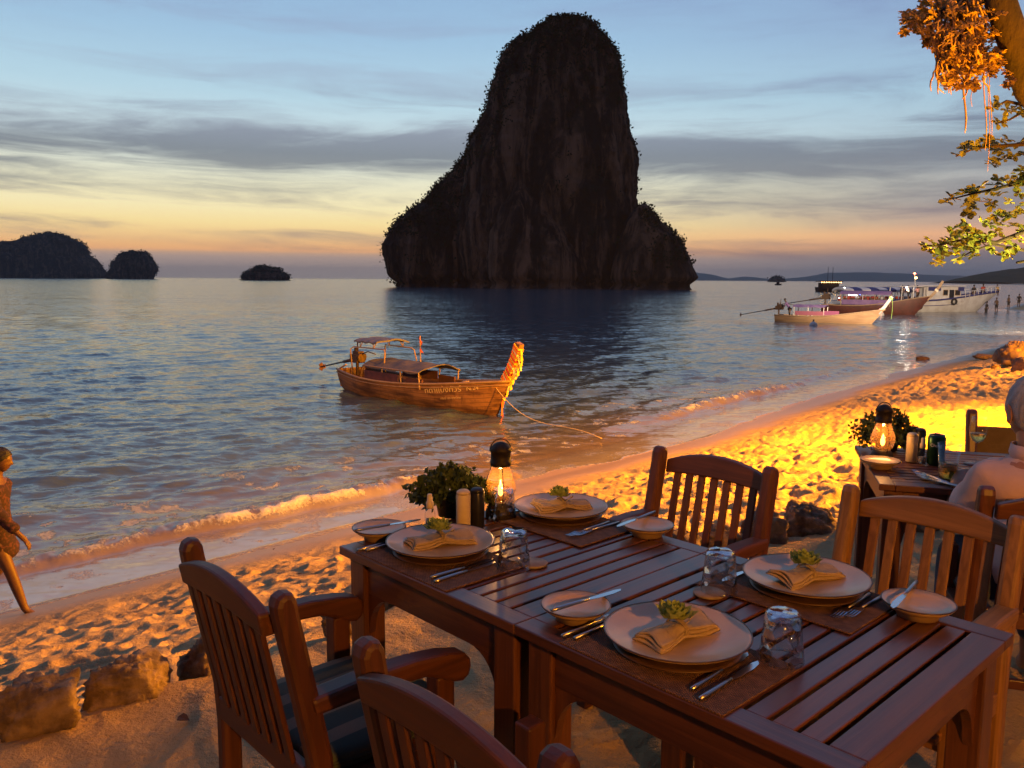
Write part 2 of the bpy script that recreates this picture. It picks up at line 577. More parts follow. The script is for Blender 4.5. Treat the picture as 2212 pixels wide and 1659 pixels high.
swob = (fbm(ss * .35, sw * 0, 33, 3) - .5) * 1.0 + (fbm(ss * 1.7, sw * 0 + 2, 34, 2) - .5) * .22
wash = sw + swob * sstep(sl, -4, 2)                 # > 0 inside the wash
wave = np.zeros_like(SX)
gridstep = srad[:, None] * .0055
rngw = np.random.default_rng(5)
for i in range(46):
    L = 10 ** rngw.uniform(math.log10(.25), math.log10(3.2))
    th = R(130) + rngw.normal(0, .55)                # travelling towards the shore
    A = .0075 * L ** .38
    A_eff = A * np.clip((L / 3.2 - gridstep) / (L / 3.2 + 1e-9) * 1.6, 0, 1)
    ph = rngw.uniform(0, 6.28)
    q = (SX * math.cos(th) + SY * math.sin(th)) * 2 * math.pi / L + ph + 1.2 * vn(SX / (L * 2.4), SY / (L * 2.4), 200 + i)
    wave += A_eff * (1 - np.abs(np.sin(q / 2))) * 1.5 - A_eff * .55
calm = sstep(sw, .9, 5.0)
wave *= (.16 + .84 * calm) * (.55 + .9 * fbm(SX / 9, SY / 9, 300, 3))
w0 = np.interp(sl, BR[:, 0], BR[:, 1])
A0 = np.interp(sl, BR[:, 0], BR[:, 2]) * .62
dwv = sw - w0 + (fbm(ss * 1.1, ss * 0, 88, 3) - .5) * .45
front = np.exp(-(np.minimum(dwv, 0) / .17) ** 2)
back = np.exp(-(np.maximum(dwv, 0) / .55) ** 2)
ridge = A0 * np.where(dwv < 0, front, back)
lump = fbm(SX * 6.5, SY * 6.5, 90, 4, .6)
lump2 = fbm(SX * 2.2, SY * 2.2, 92, 3)
ridge = ridge * (.45 + .6 * lump + .55 * lump2)
level = SEA + wave + ridge
film = Z0 + .002 + .012 * sstep(wash, .0, .7) + .03 * sstep(sw, .6, 1.4) * ridge
SZ = np.maximum(level, np.where(wash > 0, film, -99))
SZ = np.where(wash > 0, SZ, np.minimum(np.maximum(level, -9), Z0 - .05))
SZ = np.where(srad[:, None] > 300, SEA, SZ)
SZ = np.where(se < -1, -3.2, SZ)
crest = np.where(A0 > .04, np.exp(-(dwv / .17) ** 2) * np.clip(A0 * 8.0, 0, 1), 0)
foam = crest * sstep(lump * .6 + lump2 * .4, .38, .60) * .85
lace = fbm(SX * 2.4 + .6 * fbm(SX * 1.2, SY * 1.2, 8, 2), SY * 2.4, 70, 4, .6)
washzone = sstep(wash, .0, .12) * sstep(-sw, -1.5, -.9)
foam = np.maximum(foam, washzone * .30 * sstep(lace, .5, .66))
film_a = washzone * (.75 + .25 * sstep(lace, .4, .6))
edge_line = np.exp(-((wash - .05) / .05) ** 2)
foam = np.maximum(foam, edge_line * .42 * sstep(lace, .45, .65))
off = sstep(sw, 1.2, 1.8) * (1 - sstep(sw, 3.0, 6.5))
foam = np.maximum(foam, off * sstep(lace, .60, .74) * .55)
shallow = np.exp(-np.maximum(SEA - Z0, 0) / .22) * (1 - sstep(sw, 4, 9))
shallow = np.maximum(shallow, np.clip(ridge * 3.0, 0, .8) * sstep(A0, .03, .1))
spos = np.stack([SX, SY, SZ], -1).reshape(-1, 3)
squads = grid_quads(len(srad), len(sang), True)[:, ::-1]
sea_me = np_mesh('sea', spos, squads, {'foam': foam.ravel(), 'shallow': shallow.ravel(), 'film': film_a.ravel()})

m_sea, k, p = new_mat('sea_water')
geo = k.n('ShaderNodeNewGeometry').outputs['Position']
fo = k.n('ShaderNodeAttribute', attribute_name='foam').outputs['Fac']
sh = k.n('ShaderNodeAttribute', attribute_name='shallow').outputs['Fac']
fn = k.noise(geo, 26.0, 6.0, .75)
ff = k.step(k.m('ADD', fo, k.m('MULTIPLY', k.m('SUBTRACT', fn, .5), 1.1)), .25, .85)
deep = (.062, .100, .116, 1)
c = k.mix(sh, deep, (.17, .12, .085, 1))
fi = k.n('ShaderNodeAttribute', attribute_name='film').outputs['Fac']
c = k.mix(k.m('MULTIPLY', fi, .9), c, (.25, .225, .215, 1))
c = k.mix(k.m('MULTIPLY', ff, .95), c, (.60, .58, .56, 1))
k.put(p.inputs['Base Color'], c)
k.put(p.inputs['Roughness'], k.m('ADD', k.m('SUBTRACT', .12, k.m('MULTIPLY', fi, .03)), k.m('MULTIPLY', ff, .6)))
k.put(p.inputs['IOR'], k.m('ADD', 1.34, k.m('MULTIPLY', fi, .45)))
mpa = k.n('ShaderNodeMapping', {'Vector': geo, 'Rotation': (0, 0, R(-42))})
mpa.inputs['Scale'].default_value = (.45, 1.0, 1.0)
def slope(scale, amt, det=3.0):
    nz_ = k.n('ShaderNodeTexNoise', {'Vector': mpa.outputs[0], 'Scale': scale, 'Detail': det, 'Roughness': .6, 'Distortion': .5})
    c_ = k.n('ShaderNodeVectorMath', {0: nz_.outputs['Color'], 1: (.5, .5, .5)}, operation='SUBTRACT')
    return k.n('ShaderNodeVectorMath', {0: c_.outputs[0], 'Scale': amt}, operation='SCALE').outputs[0]
gust = k.m('ADD', .35, k.m('MULTIPLY', k.noise(mpa.outputs[0], .045, 4.0, .6), 1.3))
tilt = k.n('ShaderNodeVectorMath', {0: slope(2.6, .52), 1: slope(9.0, .56)}, operation='ADD').outputs[0]
tilt = k.n('ShaderNodeVectorMath', {0: tilt, 1: slope(.3, .18)}, operation='ADD').outputs[0]
tilt = k.n('ShaderNodeVectorMath', {0: tilt, 'Scale': k.m('MULTIPLY', gust, k.m('SUBTRACT', 1.0, k.m('MAXIMUM', k.m('MULTIPLY', sh, .62), k.m('MULTIPLY', fi, .93))))}, operation='SCALE').outputs[0]
tilt = k.n('ShaderNodeVectorMath', {0: tilt, 1: (1, 1, 0)}, operation='MULTIPLY').outputs[0]
nrm = k.n('ShaderNodeVectorMath', {0: k.n('ShaderNodeNewGeometry').outputs['Normal'], 1: tilt}, operation='ADD').outputs[0]
nrm = k.n('ShaderNodeVectorMath', {0: nrm}, operation='NORMALIZE').outputs[0]
bp = k.n('ShaderNodeBump', {'Height': ff, 'Strength': .5, 'Distance': .05, 'Normal': nrm})
k.put(p.inputs['Normal'], bp.outputs[0])
sea = link_mesh('sea', sea_me, m_sea, smooth=True)
tag(sea, kind='structure')

def gz(x, y):
    return float(ground_z(np.array([x]), np.array([y]))[0])
# ================================================================== limestone stacks and islands
def pr(name, x, ys):
    return None

def interp_profile(pts, zs, dist):
    w_ = [far(px, py, dist) for px, py in pts]
    z = np.array([q.z for q in w_]); x = np.array([q.x for q in w_])
    o = np.argsort(z)
    return np.interp(zs, z[o], x[o])

def noise3(x, y, z, seed, oct=4):
    return (fbm(x + z * .31, y + z * .47, seed, oct) + fbm(y - x * .2 + 5, z + x * .23, seed + 50, oct) + fbm(z + 3, x + 9 - y * .3, seed + 90, oct)) / 3

def stack_body(left, right, dist, depth, nz=120, na=150, rough=2.2, seed=1, base=SEA - 6, shape=2.6, flute=1.0):
    """a rock body of level outlines: left and right flanks as seen from the beach, depth metres deep"""
    ztop = min(max(far(*q, dist).z for q in left), max(far(*q, dist).z for q in right))
    tt = np.linspace(0, 1, nz)
    zs = base + (ztop - base) * (1 - (1 - tt) ** 1.25)
    xl, xr = interp_profile(left, zs, dist), interp_profile(right, zs, dist)
    cx, hw = (xl + xr) / 2, np.maximum((xr - xl) / 2, .05)
    hd = depth / 2 * np.minimum(1, (hw / hw.max()) ** .55)
    th = np.linspace(0, 2 * math.pi, na, endpoint=False)
    ct, sn = np.cos(th), np.sin(th)
    rr = (np.abs(ct) ** shape + np.abs(sn) ** shape) ** (-1 / shape)
    X = cx[:, None] + hw[:, None] * (rr * ct)[None, :]
    Y = dist + hd[:, None] * (rr * sn)[None, :]
    Z = np.repeat(zs[:, None], na, 1)
    sc = 1.0 / 9.0
    n_a = noise3(X * sc, Y * sc, Z * sc * .55, seed, 4) - .5
    n_b = noise3(X * sc * 3.6, Y * sc * 3.6, Z * sc * 1.1, seed + 7, 3) - .5
    n_c = np.abs(noise3(X * sc * 1.6, Y * sc * 1.6, Z * sc * .16, seed + 13, 3) - .5) * 2
    n_d = noise3(X * sc * 9, Y * sc * 9, Z * sc * 6, seed + 21, 3) - .5
    d = rough * (n_a * 2.6 + n_b * 1.5 + n_d * .9 - n_c * 1.5 * flute)
    d = d - np.median(d)
    edge = np.abs(ct)[None, :] ** 6
    d = d * (1 - .25 * edge)
    d = d - 1.6 * flute * np.exp(-((Z - SEA - 1.6) / 1.5) ** 2)          # tidal notch
    amp = np.clip((hw / 6.0), .15, 1)[:, None]
    X = X + d * ct[None, :] * amp
    Y = Y + d * sn[None, :] * amp
    Z = Z + (n_a * 1.4) * rough * .4 * sstep(tt, .0, .3)[:, None]
    V = np.stack([X, Y, Z], -1).reshape(-1, 3)
    Q = grid_quads(nz, na, True)
    top = len(V)
    V = np.vstack([V, [[X[-1].mean(), Y[-1].mean(), Z[-1].max() + .4]]])
    j = np.arange(na)
    cap = np.stack([(nz - 1) * na + j, (nz - 1) * na + (j + 1) % na, np.full(na, top), np.full(na, top)], -1)
    return V, Q, (X, Y, Z, nz, na)

def join_bodies(name, bodies, mat_, parent=None):
    vs, qs, b = [], [], 0
    for V, Q, _ in bodies:
        vs.append(V); qs.append(Q + b); b += len(V)
    me = np_mesh(name, np.vstack(vs), np.vstack(qs))
    return link_mesh(name, me, mat_, parent, smooth=True)

def tufts(name, pts, size, mat_, parent, seed=3, per=9, kind='stuff', spread=1.0):
    """scrub: clusters of small leaf sprays standing on the rock"""
    r = np.random.default_rng(seed)
    n = len(pts)
    P = np.repeat(pts, per, 0)
    sz = np.repeat(size, per) * r.uniform(.4, 1.0, n * per)
    off = r.normal(0, 1, (n * per, 3)) * np.array([.75, .75, .6]) * np.repeat(size, per)[:, None] * spread
    C = P + off
    u = r.normal(0, 1, (n * per, 3)); u /= np.linalg.norm(u, axis=1)[:, None]
    t = r.normal(0, 1, (n * per, 3)); v = np.cross(u, t); v /= np.linalg.norm(v, axis=1)[:, None]
    A = C + u * sz[:, None] * .6
    B = C + v * sz[:, None] * .42
    D = C - u * sz[:, None] * .6
    E_ = C - v * sz[:, None] * .42
    V = np.stack([A, B, D, E_], 1).reshape(-1, 3)
    Q = np.arange(len(V)).reshape(-1, 4)
    me = np_mesh(name, V, Q)
    return link_mesh(name, me, mat_, parent, kind=kind)

def scatter(body, n, seed, fn):
    X, Y, Z, nz, na = body[2]
    r = np.random.default_rng(seed)
    i = r.integers(2, nz, n * 6); j = r.integers(0, na, n * 6)
    p_ = np.stack([X[i, j], Y[i, j], Z[i, j]], -1)
    keep = r.uniform(0, 1, n * 6) < fn(p_, i / nz, j / na * 2 * math.pi)
    return p_[keep][:n]

m_rock, k, p = new_mat('limestone')
geo = k.n('ShaderNodeNewGeometry').outputs['Position']
mp = k.n('ShaderNodeMapping', {'Vector': geo}); mp.inputs['Scale'].default_value = (1, 1, .16)
s1 = k.noise(mp.outputs[0], .16, 6.0, .65, .8)
s2 = k.noise(mp.outputs[0], .9, 5.0, .65)
s3 = k.noise(geo, .05, 4.0, .6)
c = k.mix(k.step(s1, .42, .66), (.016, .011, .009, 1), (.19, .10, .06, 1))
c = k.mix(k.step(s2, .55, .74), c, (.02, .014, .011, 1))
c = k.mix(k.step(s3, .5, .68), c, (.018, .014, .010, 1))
k.put(p.inputs['Base Color'], c)
p.inputs['Roughness'].default_value = .95
p.inputs['Specular IOR Level'].default_value = .1
bp = k.n('ShaderNodeBump', {'Height': k.m('ADD', s1, k.m('MULTIPLY', s2, .5)), 'Strength': .9, 'Distance': 1.5})
k.put(p.inputs['Normal'], bp.outputs[0])
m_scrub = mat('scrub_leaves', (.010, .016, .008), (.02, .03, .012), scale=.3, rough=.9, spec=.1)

karst = thing('sea_stack', 'tall dark limestone tower rising from the sea, tufted with trees', 'rock island', (0, 300, SEA))
karst.location = (0, 0, 0)
D0 = 315
main = stack_body([(1226, 46), (1194, 55), (1160, 72), (1132, 88), (1108, 106), (1090, 130), (1080, 154), (1073, 174), (1060, 190), (1054, 220), (1044, 255), (1032, 288), (1014, 330), (1004, 380), (998, 450), (994, 520), (1000, 595), (1008, 640)],
                  [(1230, 46), (1252, 50), (1282, 62), (1304, 86), (1320, 118), (1333, 150), (1339, 195), (1348, 235), (1352, 280), (1362, 318), (1374, 345), (1378, 395), (1374, 430), (1378, 480), (1388, 540), (1396, 596), (1398, 650)],
                  D0, 46, nz=190, na=240, rough=2.6, seed=2)
ridge_l = stack_body([(1052, 252), (1040, 278), (1022, 296), (1018, 318), (994, 354), (970, 386), (948, 404), (926, 432), (890, 458), (858, 484), (842, 508), (826, 532), (832, 556), (842, 590), (858, 612), (864, 640)],
                     [(1050, 262), (1090, 300), (1120, 350), (1140, 420), (1150, 500), (1150, 640)], 335, 40, nz=120, na=150, rough=2.0, seed=5, flute=.6)
foot_r = stack_body([(1388, 441), (1372, 450), (1350, 480), (1330, 540), (1310, 640)],
                    [(1394, 441), (1403, 450), (1412, 466), (1430, 484), (1446, 500), (1470, 516), (1484, 548), (1494, 578), (1506, 600), (1498, 618), (1490, 650)], 292, 30, nz=100, na=130, rough=1.2, seed=9, shape=2.0)
buttress = stack_body([(1120, 380), (1090, 430), (1062, 500), (1050, 560), (1052, 640)], [(1126, 380), (1160, 430), (1215, 500), (1260, 570), (1290, 650)], 298, 26, nz=90, na=110, rough=1.8, seed=15)
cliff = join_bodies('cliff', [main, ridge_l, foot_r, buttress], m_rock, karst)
P1 = scatter(main, 3600, 3, lambda q, i, a: np.clip((q[:, 2] - 62) / 45, 0, 1) * .9 + .05 * (q[:, 2] > 30) + .012 + .25 * (np.cos(a) < -.6) * (q[:, 2] > 40))
P2 = scatter(ridge_l, 3600, 4, lambda q, i, a: .75 * (i > .3) * (.5 - .5 * np.cos(a)) + .12)
P3 = scatter(foot_r, 420, 5, lambda q, i, a: .45 * (i > .35) * (i < .9) * (np.cos(a) > -.2) + .03)
PP = np.vstack([P1, P2, P3])
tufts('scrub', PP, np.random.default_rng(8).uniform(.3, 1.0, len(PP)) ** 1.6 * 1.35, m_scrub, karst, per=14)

def island(name, label, left, right, dist, depth, seed, n=900, ts=3.0, cat='island', rough=3.0):
    o = thing(name, label, cat)
    b = stack_body(left, right, dist, depth, nz=60, na=80, rough=rough, seed=seed, base=SEA - 10, shape=2.3)
    join_bodies('cliff', [b], m_rock, o)
    pts = scatter(b, n, seed, lambda q, i, a: .35 + .6 * i)
    tufts('scrub', pts, np.random.default_rng(seed).uniform(.4, 1.0, len(pts)) * ts, m_scrub, o, seed, per=5)
    return o
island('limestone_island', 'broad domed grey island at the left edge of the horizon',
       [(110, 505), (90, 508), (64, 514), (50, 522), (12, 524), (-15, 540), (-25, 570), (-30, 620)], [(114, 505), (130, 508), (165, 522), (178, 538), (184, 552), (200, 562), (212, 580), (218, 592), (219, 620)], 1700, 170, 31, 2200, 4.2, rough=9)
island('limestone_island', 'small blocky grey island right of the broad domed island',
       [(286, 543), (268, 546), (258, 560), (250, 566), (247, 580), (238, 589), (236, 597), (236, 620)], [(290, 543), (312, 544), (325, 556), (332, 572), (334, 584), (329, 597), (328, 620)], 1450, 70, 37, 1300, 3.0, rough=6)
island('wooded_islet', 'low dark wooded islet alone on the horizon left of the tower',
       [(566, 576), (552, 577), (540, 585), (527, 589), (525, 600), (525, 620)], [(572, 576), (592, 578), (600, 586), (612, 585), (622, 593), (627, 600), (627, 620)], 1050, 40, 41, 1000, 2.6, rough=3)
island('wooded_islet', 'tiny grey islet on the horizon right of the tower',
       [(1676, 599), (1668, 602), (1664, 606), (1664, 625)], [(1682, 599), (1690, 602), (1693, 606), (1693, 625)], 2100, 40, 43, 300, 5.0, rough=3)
m_hill = mat('hill_forest', (.03, .045, .025), (.05, .06, .03), scale=.01, rough=.95, spec=.05)
def hills(label, name, crest, dist, depth, seed, kind='structure'):
    xs = np.linspace(crest[0][0], crest[-1][0], 160)
    ys = np.interp(xs, [c_[0] for c_ in crest], [c_[1] for c_ in crest])
    prof = [far(a, b, dist) for a, b in zip(xs, ys)]
    cols = []
    for t in np.linspace(-1, 1, 22):
        zz = np.cos(t * math.pi / 2) ** .8
        row = []
        for q in prof:
            h = max(q.z - SEA, 0) * zz
            wob_ = .86 + .28 * float(vn(np.array([q.x / dist * 40 + 3 * t]), np.array([t * 4.0]), seed)[0]) if abs(t) > .05 else 1.0
            row.append((q.x, q.y + t * depth, SEA - 3 + (h + 3) * wob_))
        cols.append(row)
    V = np.array(cols).reshape(-1, 3)
    o = link_mesh(name, np_mesh(name, V, grid_quads(22, 160)), m_hill, smooth=True)
    return tag(o, kind=kind)
hills('', 'hill_range', [(1440, 606), (1470, 592), (1505, 589), (1530, 593), (1560, 602), (1580, 601), (1610, 597), (1640, 601), (1670, 604), (1720, 601), (1760, 596), (1800, 590), (1850, 588), (1900, 589), (1960, 592), (2020, 594), (2100, 597), (2160, 600), (2300, 606)], 10500, 700, 3)
hills('', 'headland', [(2098, 607), (2110, 602), (2130, 594), (2160, 588), (2190, 582), (2230, 575), (2300, 566), (2420, 556), (2600, 560)], 1500, 160, 4)
# ================================================================== tables, chairs and what stands on them
m_table = wood('table_timber', (.042, .013, .006), (.12, .042, .017), rough=.36, coat=.35, rand=.28)
m_mahog = wood('mahogany', (.032, .0085, .004), (.088, .025, .009), rough=.5, coat=.0)
m_brown = wood('brown_teak', (.065, .020, .007), (.17, .06, .02), rough=.5, coat=.0)
m_teak = wood('golden_teak', (.12, .053, .014), (.30, .145, .045), rough=.5)
m_darkw = wood('dark_timber', (.05, .014, .008), (.13, .04, .018), rough=.45, coat=.1)
m_stone = mat('creek_stone', (.10, .062, .034), (.28, .19, .105), scale=9, rough=.9, bump=1.0, bscale=34, lo=.36, hi=.64)

# the photographed table run: U along it towards the camera, V across it
U = Vector((.68122831, -.73207103, 0)); V = Vector((.73207103, .68122831, 0))
TA = Vector((-.4476643, 2.1768508, 0))
TROT = math.atan2(U.y, U.x)
TOP = .74
def TW(u, v, z=TOP):
    return TA + U * u + V * v + Vector((0, 0, z))

def make_table(name, label, lx, ly, wood_m, nslat=11, group=None):
    """slats run along y; the top is lx by ly"""
    t = thing(name, label, 'table', group=group)
    st_w, end_w, th, gap = .055, .064, .024, .011
    for s in (-1, 1):
        MB().box((0, s * (ly - st_w) / 2, TOP - th / 2), (lx, st_w, th)).build('border_board', wood_m, t, bevel=.003)
        MB().box((s * (lx - end_w) / 2, 0, TOP - th / 2 - .0005), (end_w, ly - 2 * st_w - .001, th)).build('end_board', wood_m, t, bevel=.003)
    inner = lx - 2 * end_w
    pitch = (inner - gap) / nslat
    sm = None
    for i in range(nslat):
        x = -inner / 2 + gap + pitch * i + (pitch - gap) / 2
        if sm is None:
            o = MB().box((0, 0, 0), (pitch - gap, ly - 2 * st_w - .002, th - .002)).build('slat', wood_m, t, bevel=.0025)
            sm = o.data
        else:
            o = link_mesh('slat', sm, wood_m, t, bevel=.0025)
        o.location = (x, 0, TOP - th / 2 - random.uniform(.0003, .0016))
    az, ah = TOP - th - .047, .094
    for s in (-1, 1):
        MB().box((0, s * (ly / 2 - .045), az), (lx - .15, .022, ah)).build('apron', wood_m, t, bevel=.002)
        MB().box((s * (lx / 2 - .045), 0, az), (.022, ly - .15, ah)).build('apron', wood_m, t, bevel=.002)
        for q in (-1, 1):
            MB().box((s * (lx / 2 - .055), q * (ly / 2 - .055), (TOP - th) / 2), (.068, .068, TOP - th)).build('leg', wood_m, t, bevel=.004)
            # curved bracket under the apron
            pts = [(0, 0), (.10, 0)] + [(.10 - .094 * math.sin(a), -.105 + .105 * math.cos(a)) for a in np.linspace(.15, 1.5, 7)] + [(0, -.12)]
            poly = [(s * (lx / 2 - .088 - a), az - ah / 2 + b) for a, b in pts]
            MB().prism(poly, .020, 'xz', q * (ly / 2 - .045)).build('bracket', wood_m, t)
            poly = [(q * (ly / 2 - .088 - a), az - ah / 2 + b) for a, b in pts]
            MB().prism(poly, .020, 'yz', s * (lx / 2 - .045)).build('bracket', wood_m, t)
    MB().box((0, 0, TOP - th - .03), (.05, ly - .12, .04)).build('cross_bar', wood_m, t)
    return t

def place(o, p, rz=0.0):
    o.location = p
    o.rotation_euler = (0, 0, rz)
    return o

t_far = place(make_table('slatted_table', 'reddish slatted table carrying the lantern and leafy plant, far one of the joined pair', .705, .745, m_table, 11, 'joined dining tables'), TW(.315, .3725, 0), TROT)
t_near = place(make_table('slatted_table', 'reddish slatted table in the foreground with two plates, near one of the joined pair', .735, .745, m_table, 12, 'joined dining tables'), TW(1.0365, .3725, 0), TROT)

def lean(z):
    return -.19 - max(0.0, z - .45) * .2

def make_chair(name, label, wm, group, cushion=None, arms=True, panel=None):
    c = thing(name, label, 'chair', group=group)
    side = [(-.218, 0), (-.168, 0), (-.166, .40), (-.172, .50), (-.196, .62), (-.238, .82), (-.243, .85), (-.252, .866), (-.268, .872), (-.284, .862), (-.29, .845), (-.287, .82), (-.246, .62), (-.222, .50), (-.216, .40)]
    for s in (-1, 1):
        MB().prism(side, .046, 'yz', s * .2225).build('post', wm, c, bevel=.012, angle=50)
        MB().box((s * .2225, .118, .288), (.045, .05, .576)).build('front_leg', wm, c, bevel=.005)
        MB().box((s * .2225, -.03, .395), (.024, .27, .058)).build('side_rail', wm, c, bevel=.003)
        if arms:
            arm = [(-.215, .604), (-.05, .604), (.08, .594), (.15, .574), (.195, .556), (.232, .550), (.258, .560), (.268, .580), (.264, .600), (.245, .615), (.17, .630), (.05, .642), (-.10, .646), (-.225, .642)]
            arm = [(a * .70 if a > 0 else a, b) for a, b in arm]
            MB().prism(arm, .056, 'yz', s * .226).build('armrest', wm, c, bevel=.009, angle=50)
    # crest rail, arched
    xs = np.linspace(-.2, .2, 17)
    top = [(x, .822 + .040 * (1 - (x / .2) ** 2)) for x in xs]
    bot = [(x, .775 + .012 * (1 - (x / .2) ** 2)) for x in xs]
    b = MB()
    n = len(xs)
    vs = []
    for dy in (-.015, .015):
        vs += [(x, lean(z) - .028 + dy, z) for x, z in top] + [(x, lean(z) - .028 + dy, z) for x, z in bot]
    fs = []
    for i in range(n - 1):
        fs += [(i, i + 1, n + i + 1, n + i), (2 * n + i + 1, 2 * n + i, 3 * n + i, 3 * n + i + 1),
               (i + 1, i, 2 * n + i, 2 * n + i + 1), (n + i, n + i + 1, 3 * n + i + 1, 3 * n + i)]
    fs += [(0, n, 3 * n, 2 * n), (n - 1, 3 * n - 1, 4 * n - 1, 2 * n - 1)]
    b.add(vs, fs, 0)
    if panel is None:
        b.build('crest_rail', wm, c, bevel=.006, angle=50)
    else:
        b2 = MB()
        zz_ = np.linspace(.48, .785, 8)
        vs2 = [(x, lean(z) - .028 + dy, z) for dy in (-.02, .02) for z in zz_ for x in (-.2, .2)]
        f2 = [(0, 1, 17, 16), (14, 30, 31, 15)]
        for i in range(7):
            a_ = 2 * i
            f2 += [(a_ + 1, a_, a_ + 2, a_ + 3), (16 + a_, 16 + a_ + 1, 16 + a_ + 3, 16 + a_ + 2), (a_, 16 + a_, 18 + a_, a_ + 2), (a_ + 1, a_ + 3, 16 + a_ + 3, 16 + a_ + 1)]
        b2.add(vs2, f2, 0).build('back_panel', panel, c, bevel=.006)
    MB().box((0, lean(.45) - .022, .447), (.40, .024, .055)).build('back_rail', wm, c, bevel=.003)
    me = None
    for i in range(7 if panel is None else 0):
        x = -.153 + .051 * i
        if me is None:
            b = MB()
            vs = []
            for z in (.468, .62, .785):
                vs += [(-.0135, lean(z) - .034, z), (.0135, lean(z) - .034, z), (.0135, lean(z) - .022, z), (-.0135, lean(z) - .022, z)]
            fs = [(3, 2, 1, 0), (8, 9, 10, 11)]
            for r_ in (0, 4):
                fs += [(r_ + k_, r_ + (k_ + 1) % 4, r_ + 4 + (k_ + 1) % 4, r_ + 4 + k_) for k_ in range(4)]
            b.add(vs, fs, 2)
            o = b.build('back_slat', wm, c, bevel=.003)
            me = o.data
        else:
            o = link_mesh('back_slat', me, wm, c, bevel=.003)
        o.location = (x, 0, 0)
    MB().box((0, .12, .395), (.40, .024, .058)).build('front_rail', wm, c, bevel=.003)
    MB().box((0, 0, .415), (.42, .36, .018)).build('seat', wm, c, bevel=.003)
    MB().box((0, -.01, .15), (.40, .022, .032)).build('stretcher', wm, c, bevel=.003)
    if cushion:
        m_ = 26
        prof = []
        ang_ = np.linspace(0, 2 * math.pi, 44, endpoint=False)
        vs, fs = [], []
        rings = [(.90, .428), (.985, .433), (1.0, .448), (.985, .463), (.90, .472), (.5, .476)]
        for sc_, z in rings:
            for a in ang_:
                ca, sa = math.cos(a), math.sin(a)
                q = (abs(ca) ** 5 + abs(sa) ** 5) ** (-1 / 5)
                vs.append((.208 * sc_ * q * ca, .01 + .195 * sc_ * q * sa, z))
        N = len(ang_)
        for i in range(len(rings) - 1):
            for k_ in range(N):
                fs.append((i * N + k_, i * N + (k_ + 1) % N, (i + 1) * N + (k_ + 1) % N, (i + 1) * N + k_))
        fs += [tuple(range(N - 1, -1, -1)), tuple((len(rings) - 1) * N + k_ for k_ in range(N))]
        cu = MB().add(vs, fs).build('cushion', cushion, c, smooth=True)
        loop = [Vector(vs[2 * N + k_]) for k_ in range(N)] + [Vector(vs[2 * N])]
        MB().tube(loop, .0045, 6, cap=False).build('piping', m_pipe, cu, smooth=True)
    return c

m_pipe = mat('cushion_piping', (.03, .035, .022), rough=.9)
m_cush, k, p = new_mat('striped_cushion')
tcx = k.n('ShaderNodeSeparateXYZ', {0: k.n('ShaderNodeTexCoord').outputs['Object']})
sw_ = k.m('FRACT', k.m('ADD', k.m('MULTIPLY', tcx.outputs[0], 9.5), .25))
stripe = k.step(k.m('ABSOLUTE', k.m('SUBTRACT', sw_, .5)), .19, .22)
wv = k.noise(k.n('ShaderNodeTexCoord').outputs['Object'], 260, 2.0)
k.put(p.inputs['Base Color'], k.mix(k.m('MULTIPLY', wv, .35), k.mix(stripe, (.20, .155, .10, 1), (.045, .06, .045, 1)), (.06, .06, .05, 1)))
p.inputs['Roughness'].default_value = .95
k.put(p.inputs['Normal'], k.n('ShaderNodeBump', {'Height': wv, 'Strength': .4, 'Distance': .002}).outputs[0])
m_cush2 = mat('plain_cushion', (.10, .105, .10), (.14, .12, .09), scale=9, rough=.95, bump=.3, bscale=200)

# a chair's post tops stand .27 m behind its middle
GC = 'chairs at the joined tables'
cL = place(make_chair('garden_chair', 'dark red armchair with striped cushion, left of the far table', m_mahog, GC, m_cush), TW(.25, -.165, 0), TROT)
cN = place(make_chair('garden_chair', 'dark red slat-back chair cut off by the bottom edge of the photo', m_mahog, GC, m_cush2, arms=False), TW(.985, -.160, 0), TROT)
cA = place(make_chair('garden_chair', 'brown slat-back armchair with bright sand showing between its slats', m_brown, GC, m_cush2), TW(.315, 1.00, 0), TROT + math.pi)
cB = place(make_chair('garden_chair', 'golden teak slat-back armchair across the near table, in front of the seated man', m_teak, GC, m_cush2), TW(1.045, .965, 0), TROT + math.pi)

# ------------------------------------------------------------------ table ware
m_plate = mat('glazed_stoneware', (.50, .335, .17), (.42, .275, .14), scale=7, rough=.34, bump=.05, bscale=60, coat=.3)
m_rim = mat('brown_glaze', (.09, .045, .02), (.06, .03, .014), scale=20, rough=.4)
m_cloth = mat('beige_linen', (.42, .31, .19), (.34, .25, .15), scale=40, rough=.95, bump=.35, bscale=420)
m_steel = mat('table_steel', (.62, .62, .63), rough=.2, metal=1.0, bump=.04, bscale=80)
m_handle = mat('steel_handle', (.45, .43, .42), rough=.34, metal=1.0)
m_twine = mat('twine', (.38, .28, .15), rough=.95, bump=.5, bscale=300)
m_flower = mat('green_petals', (.20, .25, .04), (.34, .38, .09), scale=60, rough=.6, transl=.25)
m_leafg = mat('table_plant_leaf', (.035, .06, .018), (.07, .10, .025), scale=30, rough=.55, transl=.2)
m_stem = mat('stem', (.08, .07, .03), rough=.8)
m_coaster = mat('wooden_coaster', (.26, .20, .14), (.20, .14, .09), scale=30, rough=.6)
m_mat, k, p = new_mat('woven_mat')
ob = k.n('ShaderNodeTexCoord').outputs['Object']
sx_ = k.n('ShaderNodeSeparateXYZ', {0: ob})
wa = k.m('SINE', k.m('MULTIPLY', sx_.outputs[0], 900.0)); wb = k.m('SINE', k.m('MULTIPLY', sx_.outputs[1], 1300.0))
wv = k.m('MULTIPLY', wa, wb)
